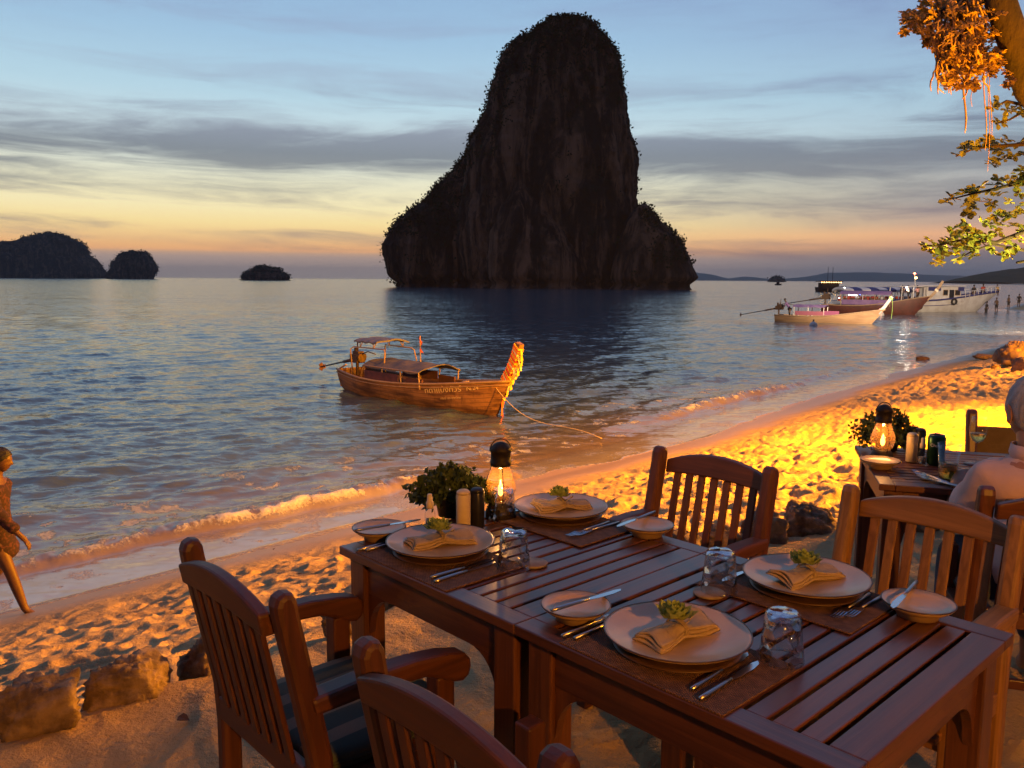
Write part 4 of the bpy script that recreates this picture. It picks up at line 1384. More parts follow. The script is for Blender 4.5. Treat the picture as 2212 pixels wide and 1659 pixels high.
stone_px('flat dark boulder behind the right slats of the brown armchair', 1560, 1190, 110, .18, 14)
stone_px('mottled boulder right behind the right post of the brown armchair', 1648, 1172, 125, .26, 23)
stone_px('pointed dark boulder with bright sand behind it, between the two slat-back armchairs', 1742, 1160, 150, .30, 27)
stone_px('dark boulder showing through the slats of the golden teak armchair', 1880, 1155, 100, .22, 29)
stone_px('rounded boulder under the second table', 1985, 1150, 110, .24, 37)
m_dkstone = mat('wet_rock', (.10, .06, .04), (.20, .12, .07), scale=2, rough=.6, bump=.8, bscale=9)
GR = 'rocks on the far beach'
stone_px('large brown rock on the beach at the right edge of the photo', 2196, 788, 90, 1.0, 41, zg=-1.2, m_=m_dkstone, group=GR, name='beach_rock')
stone_px('brown rock just below the large beach rock at the right edge', 2212, 802, 50, .6, 44, zg=-1.2, m_=m_dkstone, group=GR, name='beach_rock')
stone_px('low rock in the wash left of the large beach rock', 2122, 777, 44, .28, 47, zg=-1.7, m_=m_dkstone, group=GR, name='beach_rock')
stone_px('small rock awash off the far beach', 1992, 778, 34, .24, 49, zg=-1.8, m_=m_dkstone, group=GR, name='beach_rock')
stone_px('little rock on the damp sand before the large beach rock', 2150, 795, 20, .16, 50, zg=-1.5, m_=m_dkstone, group=GR, name='beach_rock')

# ================================================================== the second table
T2 = R(-16)
E1 = Vector((math.cos(T2), math.sin(T2), 0)); E2 = Vector((-math.sin(T2), math.cos(T2), 0))
C2 = Vector((1.335, 2.94, 0))
def T2W(a, b, z=TOP):
    return C2 + E1 * a + E2 * b + Vector((0, 0, z))
t2 = place(make_table('slatted_table', 'slatted table on the right where the white-haired man sits', .745, 1.0, m_darkw, 12), T2W(.5, .3725, 0), T2 + math.pi / 2)
def p2(x, y):
    return at(x, y, TOP + .0008)
lantern(p2(1904, 998), 'lit oil lantern with black cap on the second table')
leafy(p2(1932, 985) + Vector((.02, .12, 0)), 'trailing leafy plant around the lantern of the second table', (.115, .10, .095), 1700, 12, pot=True)
shaker(p2(1968, 997), 'cream shaker on the second table near the green can', m_cream)
spray(p2(1991, 1002), 'small clear spray bottle on the second table before the green can')
shaker(p2(1985, 985), 'black pepper shaker behind the cream one on the second table', m_black)
# beer can
can = thing('beer_can', 'green beer can on the second table', 'can', p2(2020, 1004))
m_can = mat('can_green', (.012, .05, .02), (.02, .07, .03), scale=20, rough=.3, metal=.6)
m_tin = mat('can_tin', (.6, .6, .6), rough=.25, metal=1.0)
MB().lathe([(.0, .0), (.026, .0), (.033, .008), (.033, .112), (.028, .122)], 32).build('body', m_can, can, smooth=True)
MB().lathe([(.028, .122), (.0285, .1235), (.027, .1235), (.026, .121), (0, .121)], 28).build('lid', m_tin, can, smooth=True)
MB().tube([(-.008, 0, .122), (-.010, 0, .128), (.006, 0, .132), (.010, 0, .126)], .0016, 5).build('pull_tab', m_tin, can)
m_print = mat('white_print', (.8, .78, .7), rough=.5)
def text_mesh(name, s, size, mat_, parent, bend_r=None, extrude=.0, xscale=1.0, space=1.0):
    cu = bpy.data.curves.new(name, 'FONT')
    cu.body = s
    cu.size = size
    cu.align_x = 'CENTER'
    cu.extrude = extrude
    cu.space_character = space
    tmp = bpy.data.objects.new(name, cu)
    COL.objects.link(tmp)
    dg = bpy.context.evaluated_depsgraph_get()
    me = bpy.data.meshes.new_from_object(tmp.evaluated_get(dg))
    bpy.data.objects.remove(tmp)
    me.materials.clear()
    me.materials.append(mat_)
    o = bpy.data.objects.new(name, me)
    COL.objects.link(o)
    o.parent = parent
    for v_ in me.vertices:
        x, y, z = v_.co.x * xscale, v_.co.y, v_.co.z
        if bend_r:
            a = x / bend_r
            v_.co = (bend_r * math.sin(a), -bend_r * math.cos(a) - z, y)
        else:
            v_.co = (x, -z, y)
    return o
tx = text_mesh('lettering', 'Chang', .017, m_print, can, bend_r=.0336)
tx.location = (0, 0, .078)
can.rotation_euler = (0, 0, R(-30))
# pint glass of beer
pint = thing('beer_glass', 'tall glass half full of pale beer on the second table', 'glass', p2(2046, 1036))
PG = [(0, .0005), (.029, .0005), (.030, .004), (.040, .135), (.0385, .135), (.0285, .008), (0, .008)]
MB().lathe(PG, 36).build('glass', m_clear, pint, smooth=True)
MB().lathe([(0, .0085), (.0283, .0085), (.0325, .062), (0, .062)], 32).build('beer', mat('beer', (.75, .42, .06), rough=.15, trans=.85, ior=1.33), pint, smooth=True)
# wine glass
wine = thing('wine_glass', 'stemmed wine glass with a little white wine on the second table', 'glass', p2(2108, 1000))
MB().lathe([(0, .0), (.034, .0), (.034, .0015), (.006, .004), (.0035, .01), (.0035, .078), (.006, .083)], 28).build('stem', m_clear, wine, smooth=True)
bw = [(.004, .082), (.020, .092), (.030, .112), (.033, .135), (.030, .165), (.0265, .188)]
MB().lathe(bw + [(r_ - .001, z + .0008) for r_, z in reversed(bw)], 32, closed=True).build('bowl', m_clear, wine, smooth=True)
MB().lathe([(.0, .0835), (.0185, .0935), (.0285, .1125), (.0305, .122), (0, .122)], 28).build('wine', mat('white_wine', (.75, .62, .22), rough=.08, trans=.9, ior=1.34), wine, smooth=True)
one('coaster', 'dark coaster under the wine glass', 'coaster', MB().lathe([(0, 0), (.05, 0), (.05, .0005), (0, .0005)], 30), m_darkw, p2(2112, 1002) + Vector((0, 0, -.0004)))
sp2 = p2(1902, 1008)
dish('side_plate', 'small cream side plate at the left edge of the second table', BREAD, sp2 + Vector((-.012, -.02, 0)), m_plate, 'small side plates', (.0748, .0325))
pm = MB().box((0, 0, .002), (.36, .22, .004)).build('place_mat', m_mat, None, bevel=.001)
place(pm, T2W(.42, .125), T2)
tag(pm, 'brown woven mat with forks before the white-haired man', 'place mat', 'woven place mats')
for i, (x, y, a, kd, lb) in enumerate([(2000, 1030, 100, 'fork', 'leftmost fork before the white-haired man'), (2012, 1035, 104, 'fork', 'second fork from the left before the white-haired man'),
                                       (2030, 1040, 112, 'knife', 'left knife before the white-haired man'), (2046, 1044, 116, 'knife', 'right knife before the white-haired man')]):
    q = at(x, y, TOP + .005)
    cutlery(kd, lb, q + Vector((.03, -.10, .0)), R(a))
cC = place(make_chair('garden_chair', 'dark slat-back chair that the white-haired man sits on', m_darkw, 'chairs at the second table', m_cush2, arms=False), (1.70, 2.60, 0), T2)
m_khaki = mat('khaki_cloth', (.17, .115, .03), (.13, .085, .02), scale=8, rough=.95, bump=.3, bscale=60)
cD = place(make_chair('garden_chair', 'dark chair with a khaki back panel beyond the second table', m_darkw, 'chairs at the second table', m_cush2, arms=False, panel=m_khaki), (2.33, 3.58, 0), T2 + math.pi)
# ================================================================== people
m_skin = mat('skin', (.34, .17, .10), (.30, .14, .08), scale=20, rough=.55, sss=.12)
m_skin2 = mat('tanned_skin', (.11, .05, .026), (.09, .04, .02), scale=20, rough=.55)
m_white_hair = mat('white_hair', (.40, .36, .32), (.28, .24, .21), scale=60, rough=.8, bump=.8, bscale=160, stretch=(1, 1, .3))
m_dark_hair = mat('dark_hair', (.012, .009, .008), rough=.6, bump=.5, bscale=200)
m_polo = mat('pale_pink_shirt', (.58, .40, .34), (.52, .35, .29), scale=7, rough=.9, bump=.25, bscale=40)
m_jeans = mat('blue_jeans', (.06, .075, .11), (.04, .05, .08), scale=30, rough=.9)
m_dress, k, p = new_mat('speckled_dress')
nn = k.noise(k.n('ShaderNodeTexCoord').outputs['Object'], 38, 3.0)
k.put(p.inputs['Base Color'], k.mix(k.step(nn, .5, .6), (.020, .006, .010, 1), (.07, .02, .026, 1)))
p.inputs['Roughness'].default_value = .9

def skin_mesh(name, J, E_, root, mat_, parent, sub=2, loc=None):
    """one continuous surface grown round a jointed skeleton; J: joint -> (x, y, z, radius[, radius2])"""
    keys = list(J)
    me = bpy.data.meshes.new(name)
    me.from_pydata([J[q][:3] for q in keys], [(keys.index(a), keys.index(b)) for a, b in E_], [])
    me.materials.append(mat_)
    o = bpy.data.objects.new(name, me)
    COL.objects.link(o)
    o.parent = parent
    if loc is not None: o.location = loc
    sk = o.modifiers.new('skin', 'SKIN')
    sk.use_smooth_shade = True
    sk.branch_smoothing = .4
    lay = me.skin_vertices[0] if me.skin_vertices else None
    for i, q in enumerate(keys):
        d = lay.data[i]
        r1 = J[q][3]
        d.radius = (r1, J[q][4] if len(J[q]) > 4 else r1)
        d.use_root = (q == root)
    sb = o.modifiers.new('sub', 'SUBSURF')
    sb.levels = sb.render_levels = sub
    return o

def head_mesh(c, yaw=0.0, pitch=0.0, s=1.0):
    """skull, jaw, brow, nose, lips and ears in one surface"""
    mb = MB()
    nu, nv = 36, 28
    M_ = Matrix.Rotation(yaw, 3, 'Z') @ Matrix.Rotation(pitch, 3, 'X')
    vs, fs = [], []
    for i in range(nv + 1):
        th = math.pi * i / nv
        for j in range(nu):
            ph = 2 * math.pi * j / nu
            x, y, z = math.sin(th) * math.sin(ph), math.sin(th) * math.cos(ph), math.cos(th)
            rx, ry, rz_ = .074, .094, .116
            if z < 0:
                rx *= 1 - .30 * z * z * (1 if y > -.2 else 1.1)
                ry *= 1 - (.16 if y > 0 else .30) * z * z
            px, py, pz = x * rx, y * ry, z * rz_
            def gsn(ax, az, w_): return math.exp(-((px - ax) ** 2 + (pz - az) ** 2) / (w_ * w_)) if y > .2 else 0
            py += .022 * gsn(0, -.022, .013) + .012 * gsn(0, -.005, .011) + .006 * gsn(0, -.060, .016) + .008 * gsn(0, -.098, .02)
            py -= .009 * gsn(.03, .002, .014) + .009 * gsn(-.03, .002, .014)
            py += .005 * gsn(.028, .022, .02) + .005 * gsn(-.028, .022, .02)
            vs.append(Vector(c) + M_ @ Vector((px, py, pz)) * s)
    for i in range(nv):
        for j in range(nu):
            fs.append((i * nu + j, (i + 1) * nu + j, (i + 1) * nu + (j + 1) % nu, i * nu + (j + 1) % nu))
    mb.add(vs, fs, 2)
    for sd in (-1, 1):
        vs, fs = [], []
        for i in range(9):
            th = math.pi * i / 8
            for j in range(12):
                ph = 2 * math.pi * j / 12
                q = Vector((math.sin(th) * math.cos(ph) * .009, math.sin(th) * math.sin(ph) * .019, math.cos(th) * .032))
                if q.x * sd > .003 and abs(q.z) < .02: q.x -= sd * .005
                vs.append(Vector(c) + M_ @ (q + Vector((sd * (.077 + .004), -.012 - q.z * -.2, -.012))) * s)
        for i in range(8):
            for j in range(12):
                fs.append((i * 12 + j, (i + 1) * 12 + j, (i + 1) * 12 + (j + 1) % 12, i * 12 + (j + 1) % 12))
        mb.add(vs, fs, 2)
    return mb

def hair_mesh(c, yaw=0.0, pitch=0.0, s=1.0, low=-.06, fringe=.055, puff=.008, seed=0):
    mb = MB()
    nu, nv = 40, 24
    M_ = Matrix.Rotation(yaw, 3, 'Z') @ Matrix.Rotation(pitch, 3, 'X')
    vs, fs = [], []
    for i in range(nv + 1):
        for j in range(nu):
            ph = 2 * math.pi * j / nu
            fr = .5 + .5 * math.cos(ph)
            zmin = low + (fringe - low) * fr ** 1.6
            th_max = math.acos(max(-1, min(1, zmin / .116)))
            th = th_max * i / nv
            x, y, z = math.sin(th) * math.sin(ph), math.sin(th) * math.cos(ph), math.cos(th)
            n_ = float(vn(np.array([ph * 4.0]), np.array([th * 6.0]), seed)[0]) - .5
            pf = puff * (1 + .8 * n_) * (1 if i < nv else .2)
            rx, ry, rz_ = .075 + pf, .095 + pf, .117 + pf
            if z < 0:
                rx *= 1 - .25 * z * z; ry *= 1 - .26 * z * z
            vs.append(Vector(c) + M_ @ Vector((x * rx, y * ry, z * rz_)) * s)
    for i in range(nv):
        for j in range(nu):
            fs.append((i * nu + j, (i + 1) * nu + j, (i + 1) * nu + (j + 1) % nu, i * nu + (j + 1) % nu))
    mb.add(vs, fs, 2)
    return mb

def join_into(obj, mb, name='head'):
    """adds the modelled head to the body mesh after its skin is grown"""
    dg = bpy.context.evaluated_depsgraph_get()
    me = bpy.data.meshes.new_from_object(obj.evaluated_get(dg))
    vs = [v_.co.copy() for v_ in me.vertices]
    fs = [tuple(p_.vertices) for p_ in me.polygons]
    b = len(vs)
    vs += list(mb.v)
    fs += [tuple(b + i for i in f) for f in mb.f]
    m2 = bpy.data.meshes.new(obj.name)
    m2.from_pydata([tuple(q) for q in vs], [], fs)
    m2.materials.append(obj.data.materials[0])
    m2.polygons.foreach_set('use_smooth', [True] * len(m2.polygons))
    obj.modifiers.clear()
    obj.data = m2
    return obj

def hand_chain(J, E_, wrist, palm, dirv, up, side, tag_, thumb_side=1, curl=.35):
    """palm and five bent fingers rooted in it"""
    d, u_, s_ = Vector(dirv).normalized(), Vector(up).normalized(), Vector(side).normalized()
    p0 = Vector(palm)
    J[tag_ + 'palm'] = tuple(p0) + (.030, .014)
    E_.append((wrist, tag_ + 'palm'))
    for i, (off, L) in enumerate([(-.027, .062), (-.009, .075), (.009, .080), (.027, .072)]):
        a = p0 + d * .035 + s_ * off
        b = a + d * L * .5 - u_ * L * curl * .25
        c_ = b + d * L * .38 - u_ * L * curl * .6
        for nm, q, r_ in (('a', a, .0095), ('b', b, .0085), ('c', c_, .0070)):
            J['%sf%d%s' % (tag_, i, nm)] = tuple(q) + (r_,)
        E_ += [(tag_ + 'palm', '%sf%da' % (tag_, i)), ('%sf%da' % (tag_, i), '%sf%db' % (tag_, i)), ('%sf%db' % (tag_, i), '%sf%dc' % (tag_, i))]
    a = p0 - d * .01 + s_ * thumb_side * .034
    b = a + d * .035 + s_ * thumb_side * .016 - u_ * .012
    J[tag_ + 'ta'] = tuple(a) + (.0115,); J[tag_ + 'tb'] = tuple(b) + (.0085,)
    E_ += [(tag_ + 'palm', tag_ + 'ta'), (tag_ + 'ta', tag_ + 'tb')]

# ---- the white-haired man seated with his back to us
man = thing('person', 'white-haired person in a pale pink shirt seated with back to the camera', 'person', (1.69, 2.61, -.01), T2)
J = {'pelvis': (0, -.09, .50, .135, .12), 'belly': (0, -.085, .62, .138, .12), 'chest': (0, -.05, .76, .145, .115), 'upper': (0, -.01, .86, .11, .09), 'neck0': (0, .03, .925, .062), 'neck1': (0, .05, .985, .056), 'skull': (0, .07, 1.04, .06),
     'lsh': (-.125, .01, .835, .062), 'lel': (-.185, .15, .64, .044), 'lfo': (-.16, .27, .735, .036), 'lwr': (-.14, .35, .775, .028),
     'rsh': (.165, .0, .845, .07), 'rel': (.275, .12, .65, .046), 'rfo': (.20, .27, .735, .036), 'rwr': (.14, .35, .775, .028),
     'lhi': (-.09, -.02, .495, .09), 'lkn': (-.13, .36, .50, .062), 'lan': (-.14, .34, .10, .042), 'lft': (-.15, .46, .04, .036),
     'rhi': (.09, -.02, .495, .09), 'rkn': (.13, .36, .50, .062), 'ran': (.14, .34, .10, .042), 'rft': (.15, .46, .04, .036)}
EB = [('pelvis', 'belly'), ('belly', 'chest'), ('chest', 'upper'), ('upper', 'neck0'), ('neck0', 'neck1'), ('neck1', 'skull'), ('upper', 'lsh'), ('lsh', 'lel'), ('lel', 'lfo'), ('lfo', 'lwr'),
      ('upper', 'rsh'), ('rsh', 'rel'), ('rel', 'rfo'), ('rfo', 'rwr'), ('pelvis', 'lhi'), ('lhi', 'lkn'), ('lkn', 'lan'), ('lan', 'lft'), ('pelvis', 'rhi'), ('rhi', 'rkn'), ('rkn', 'ran'), ('ran', 'rft')]
JJ, EE = dict(J), list(EB)
hand_chain(JJ, EE, 'lwr', (-.11, .39, .775), (.5, .86, 0), (0, 0, 1), (.86, -.5, 0), 'L', 1)
hand_chain(JJ, EE, 'rwr', (.11, .39, .775), (-.5, .86, 0), (0, 0, 1), (.86, .5, 0), 'R', -1)
body = skin_mesh('body', JJ, EE, 'pelvis', m_skin, man, 2)
HC = (0, .075, 1.062)
join_into(body, head_mesh(HC, R(6), R(-10), 1.02))
hair_mesh(HC, R(6), R(-10), 1.02, low=-.075, fringe=.06, puff=.004).build('hair', m_white_hair, man, smooth=True)
SH = {q: J[q] for q in ('pelvis', 'belly', 'chest', 'upper', 'lsh', 'rsh')}
SH = {q: v_[:3] + tuple(r_ + .030 for r_ in v_[3:]) for q, v_ in SH.items()}
SH['lel'] = (-.172, .12, .68, .066); SH['rel'] = (.255, .095, .69, .066)
SH['col'] = (0, .024, .918, .072)
shirt = skin_mesh('shirt', SH, [('pelvis', 'belly'), ('belly', 'chest'), ('chest', 'upper'), ('upper', 'col'), ('upper', 'lsh'), ('lsh', 'lel'), ('upper', 'rsh'), ('rsh', 'rel')], 'pelvis', m_polo, man, 2)
dt = bpy.data.textures.new('shirt_folds', 'CLOUDS'); dt.noise_scale = .085
dm = shirt.modifiers.new('folds', 'DISPLACE'); dm.texture = dt; dm.strength = .042; dm.mid_level = .45
cl = MB().lathe([(.068, .905), (.076, .93), (.071, .958), (.0665, .957), (.070, .93), (.062, .905)], 30, c=(0, .028, 0), closed=True)
cl.build('collar', m_polo, shirt, smooth=True)
TR = {q: J[q][:3] + tuple(r_ + .014 for r_ in J[q][3:]) for q in ('lhi', 'lkn', 'rhi', 'rkn')}
TR['pelvis'] = (0, -.07, .485, .15, .11); TR['lan'] = (-.14, .34, .16, .062); TR['ran'] = (.14, .34, .16, .062)
skin_mesh('trousers', TR, [('pelvis', 'lhi'), ('lhi', 'lkn'), ('lkn', 'lan'), ('pelvis', 'rhi'), ('rhi', 'rkn'), ('rkn', 'ran')], 'pelvis', m_jeans, man, 2)

# ---- the walker at the water's edge, half out of the picture
wp = on_ground(4, 1332, -1.7)
walker = thing('person', 'barefoot person in a dark speckled dress walking at the left edge of the photo', 'person', (wp.x + .005, wp.y, gz(wp.x, wp.y)), R(-82))
J = {'pelvis': (0, 0, .86, .115, .10), 'belly': (0, .01, 1.0, .105, .085), 'chest': (0, .03, 1.16, .125, .09), 'upper': (0, .035, 1.26, .085, .065), 'neck0': (0, .05, 1.345, .045), 'neck1': (0, .065, 1.40, .042), 'skull': (0, .08, 1.45, .05),
     'rsh': (.15, .03, 1.25, .05), 'rel': (.20, .13, 1.01, .038), 'rwr': (.19, .28, .83, .026),
     'lsh': (-.15, .03, 1.25, .05), 'lel': (-.20, -.06, 1.0, .038), 'lwr': (-.19, -.03, .77, .026),
     'rhi': (.075, .01, .80, .085), 'rkn': (.085, .13, .47, .054), 'rcf': (.085, .17, .33, .052), 'ran': (.085, .24, .085, .034), 'rft': (.085, .33, .025, .032), 'rto': (.085, .40, .02, .024),
     'lhi': (-.075, 0, .80, .085), 'lkn': (-.085, .0, .46, .054), 'lcf': (-.085, -.13, .34, .050), 'lan': (-.085, -.30, .15, .034), 'lft': (-.085, -.27, .05, .032), 'lto': (-.085, -.20, .02, .024)}
EB = [('pelvis', 'belly'), ('belly', 'chest'), ('chest', 'upper'), ('upper', 'neck0'), ('neck0', 'neck1'), ('neck1', 'skull'), ('upper', 'rsh'), ('rsh', 'rel'), ('rel', 'rwr'), ('upper', 'lsh'), ('lsh', 'lel'), ('lel', 'lwr'),
      ('pelvis', 'rhi'), ('rhi', 'rkn'), ('rkn', 'rcf'), ('rcf', 'ran'), ('ran', 'rft'), ('rft', 'rto'), ('pelvis', 'lhi'), ('lhi', 'lkn'), ('lkn', 'lcf'), ('lcf', 'lan'), ('lan', 'lft'), ('lft', 'lto')]
hand_chain(J, EB, 'rwr', (.185, .315, .785), (0, .6, -.8), (0, .8, .6), (1, 0, 0), 'R', -1)
hand_chain(J, EB, 'lwr', (-.19, -.02, .72), (0, .1, -1), (0, 1, .1), (1, 0, 0), 'L', 1)
body = skin_mesh('body', J, EB, 'pelvis', m_skin2, walker, 2)
HC = (0, .085, 1.475)
join_into(body, head_mesh(HC, 0, R(-8), .95))
hair_mesh(HC, 0, R(-8), .95, low=-.05, fringe=.06, puff=.012, seed=4).build('hair', m_dark_hair, walker, smooth=True)
DR = {'belly': (0, .01, 1.0, .14, .115), 'chest': (0, .03, 1.16, .16, .125), 'upper': (0, .035, 1.265, .125, .10), 'rsh': (.15, .03, 1.245, .072), 'rel': (.19, .10, 1.06, .062), 'rfo': (.195, .19, .94, .056), 'rcu': (.19, .265, .85, .046), 'lsh': (-.15, .03, 1.245, .066), 'lel': (-.19, -.03, 1.06, .062), 'lcu': (-.19, -.03, .83, .046),
      'hip': (0, .01, .86, .15, .125), 'hem1': (0, .03, .72, .16, .145), 'hem2': (0, .05, .52, .165, .165)}
dr = skin_mesh('dress', DR, [('hip', 'belly'), ('belly', 'chest'), ('chest', 'upper'), ('upper', 'rsh'), ('rsh', 'rel'), ('rel', 'rfo'), ('rfo', 'rcu'), ('upper', 'lsh'), ('lsh', 'lel'), ('lel', 'lcu'), ('hip', 'hem1'), ('hem1', 'hem2')], 'hip', m_dress, walker, 2)
dm = dr.modifiers.new('folds', 'DISPLACE'); dm.texture = dt; dm.strength = .03; dm.mid_level = .5

# ---- small figures on the boats and in the shallows
def figure(label, loc, rz, shirt_c, trouser_c, lean_=0.0, arm=0.0, group='people by the tour boats', skin=m_skin2, h=1.68, seated=False):
    o = thing('person', label, 'person', loc, rz, group)
    s = h / 1.68
    l_ = lean_
    J = {'pelvis': (0, 0, .90, .12, .10), 'chest': (0, l_ * .4, 1.20, .14, .10), 'upper': (0, l_ * .55, 1.34, .09, .075), 'neck': (0, l_ * .65, 1.44, .05), 'h1': (0, l_ * .75, 1.53, .085), 'h2': (0, l_ * .78, 1.61, .075),
         'rsh': (.17, l_ * .52, 1.33, .055), 'rel': (.24, l_ * .5 + .1 * arm, 1.06 + .1 * arm, .042), 'rwr': (.24, l_ * .55 + .32 * arm, .83 + .26 * arm, .03), 'rh': (.24, l_ * .55 + .40 * arm, .75 + .28 * arm, .035),
         'lsh': (-.17, l_ * .52, 1.33, .055), 'lel': (-.24, l_ * .5 + .06 * arm, 1.06, .042), 'lwr': (-.24, l_ * .55 + .2 * arm, .83 + .1 * arm, .03), 'lh': (-.24, l_ * .55 + .26 * arm, .75 + .1 * arm, .035),
         'rhi': (.08, 0, .84, .085), 'rkn': (.10, .05, .47, .06), 'ran': (.11, 0, .08, .04), 'rft': (.11, .12, .03, .035),
         'lhi': (-.08, 0, .84, .085), 'lkn': (-.10, -.02, .47, .06), 'lan': (-.11, -.06, .08, .04), 'lft': (-.11, .06, .03, .035)}
    J = {q: tuple(x * s for x in v_) for q, v_ in J.items()}
    E_ = [('pelvis', 'chest'), ('chest', 'upper'), ('upper', 'neck'), ('neck', 'h1'), ('h1', 'h2'), ('upper', 'rsh'), ('rsh', 'rel'), ('rel', 'rwr'), ('rwr', 'rh'), ('upper', 'lsh'), ('lsh', 'lel'), ('lel', 'lwr'), ('lwr', 'lh'),
          ('pelvis', 'rhi'), ('rhi', 'rkn'), ('rkn', 'ran'), ('ran', 'rft'), ('pelvis', 'lhi'), ('lhi', 'lkn'), ('lkn', 'lan'), ('lan', 'lft')]
    skin_mesh('body', J, E_, 'pelvis', skin, o, 1)
    sh_ = {q: J[q][:3] + tuple(r_ + .022 * s for r_ in J[q][3:]) for q in ('pelvis', 'chest', 'upper', 'rsh', 'lsh', 'rel', 'lel')}
    skin_mesh('shirt', sh_, [('pelvis', 'chest'), ('chest', 'upper'), ('upper', 'rsh'), ('rsh', 'rel'), ('upper', 'lsh'), ('lsh', 'lel')], 'pelvis', shirt_c, o, 1)
    tr_ = {q: J[q][:3] + tuple(r_ + .02 * s for r_ in J[q][3:]) for q in ('pelvis', 'rhi', 'lhi', 'rkn', 'lkn')}
    skin_mesh('trousers', tr_, [('pelvis', 'rhi'), ('rhi', 'rkn'), ('pelvis', 'lhi'), ('lhi', 'lkn')], 'pelvis', trouser_c, o, 1)
    MB().lathe([(.088 * s, 1.56 * s), (.096 * s, 1.60 * s), (.085 * s, 1.66 * s), (.05 * s, 1.69 * s), (0, 1.70 * s)], 12, c=(0, l_ * .76 * s, 0)).build('hair', m_dark_hair, o, smooth=True)
    return o
# ================================================================== boats
def boat_hull(L=7.6, B=1.5, mid=.55, bow=.95, stern=.72, draft=.28, rake=.6, n=44, m_=16, th=.045, full=.62):
    """open wooden hull: outer skin, inner skin, floor; x towards the bow, waterline at z = 0"""
    mb = MB()
    outer, inner = [], []
    for i in range(n + 1):
        s = i / n
        x0 = -L / 2 + L * s
        bh = B / 2 * min(1, (s + .20) / .42) ** .55 * max(0, 1 - s ** 3.4) ** full
        bh = max(bh, .035)
        g_ = mid + (stern - mid) * max(0, 1 - s / .38) ** 2 + (bow - mid) * max(0, (s - .34) / .66) ** 1.9
        kz = -draft * (1 - max(0, .12 - s) / .12 * .6) * (1 - .25 * s ** 6)
        ro, ri = [], []
        for j in range(m_ + 1):
            a = j / m_
            y = bh * (math.sin(a * math.pi / 2) ** .62) * (.86 + .14 * a)
            z = kz + (g_ - kz) * (1 - math.cos(a * math.pi / 2)) ** .86
            xr = x0 + rake * (z / bow) * s ** 7 - .25 * (z / stern) * max(0, 1 - s / .1) ** 2 * 0
            ro.append((xr, y, z))
            yi = max(y - th, 0) if bh > th else 0
            ri.append((xr - (.03 if s > .97 else 0), yi, max(z + (0 if j == m_ else .02), .10 if j < m_ else z)))
        outer.append(ro); inner.append(ri)
    for sd in (1, -1):
        for rows, fl in ((outer, 1), (inner, -1)):
            vs = [(x, y * sd, z) for r_ in rows for x, y, z in r_]
            q = m_ + 1
            fs = []
            for i in range(n):
                for j in range(m_):
                    f = (i * q + j, (i + 1) * q + j, (i + 1) * q + j + 1, i * q + j + 1)
                    fs.append(f if fl * sd < 0 else f[::-1])
            mb.add(vs, fs, 0)
        vs = [(x, y * sd, z) for x, y, z in [r_[-1] for r_ in outer]] + [(x, y * sd, z) for x, y, z in [r_[-1] for r_ in inner]]
        fs = [(i, i + 1, n + 1 + i + 1, n + 1 + i) for i in range(n)]
        mb.add(vs, fs, 0)
    # transom
    tr = [(x, y, z) for x, y, z in outer[0]] + [(x, -y, z) for x, y, z in reversed(outer[0])]
    mb.add(tr, [tuple(range(len(tr)))], 1)
    rail = [r_[-1] for r_ in outer]
    return mb, rail

def rails(rail, m_, parent, r_=.03, drop=.0, name='gunwale', out=.012):
    for sd in (1, -1):
        MB().tube([(x, (y + out) * sd, z - drop) for x, y, z in rail], r_, 6).build(name, m_, parent, smooth=True)

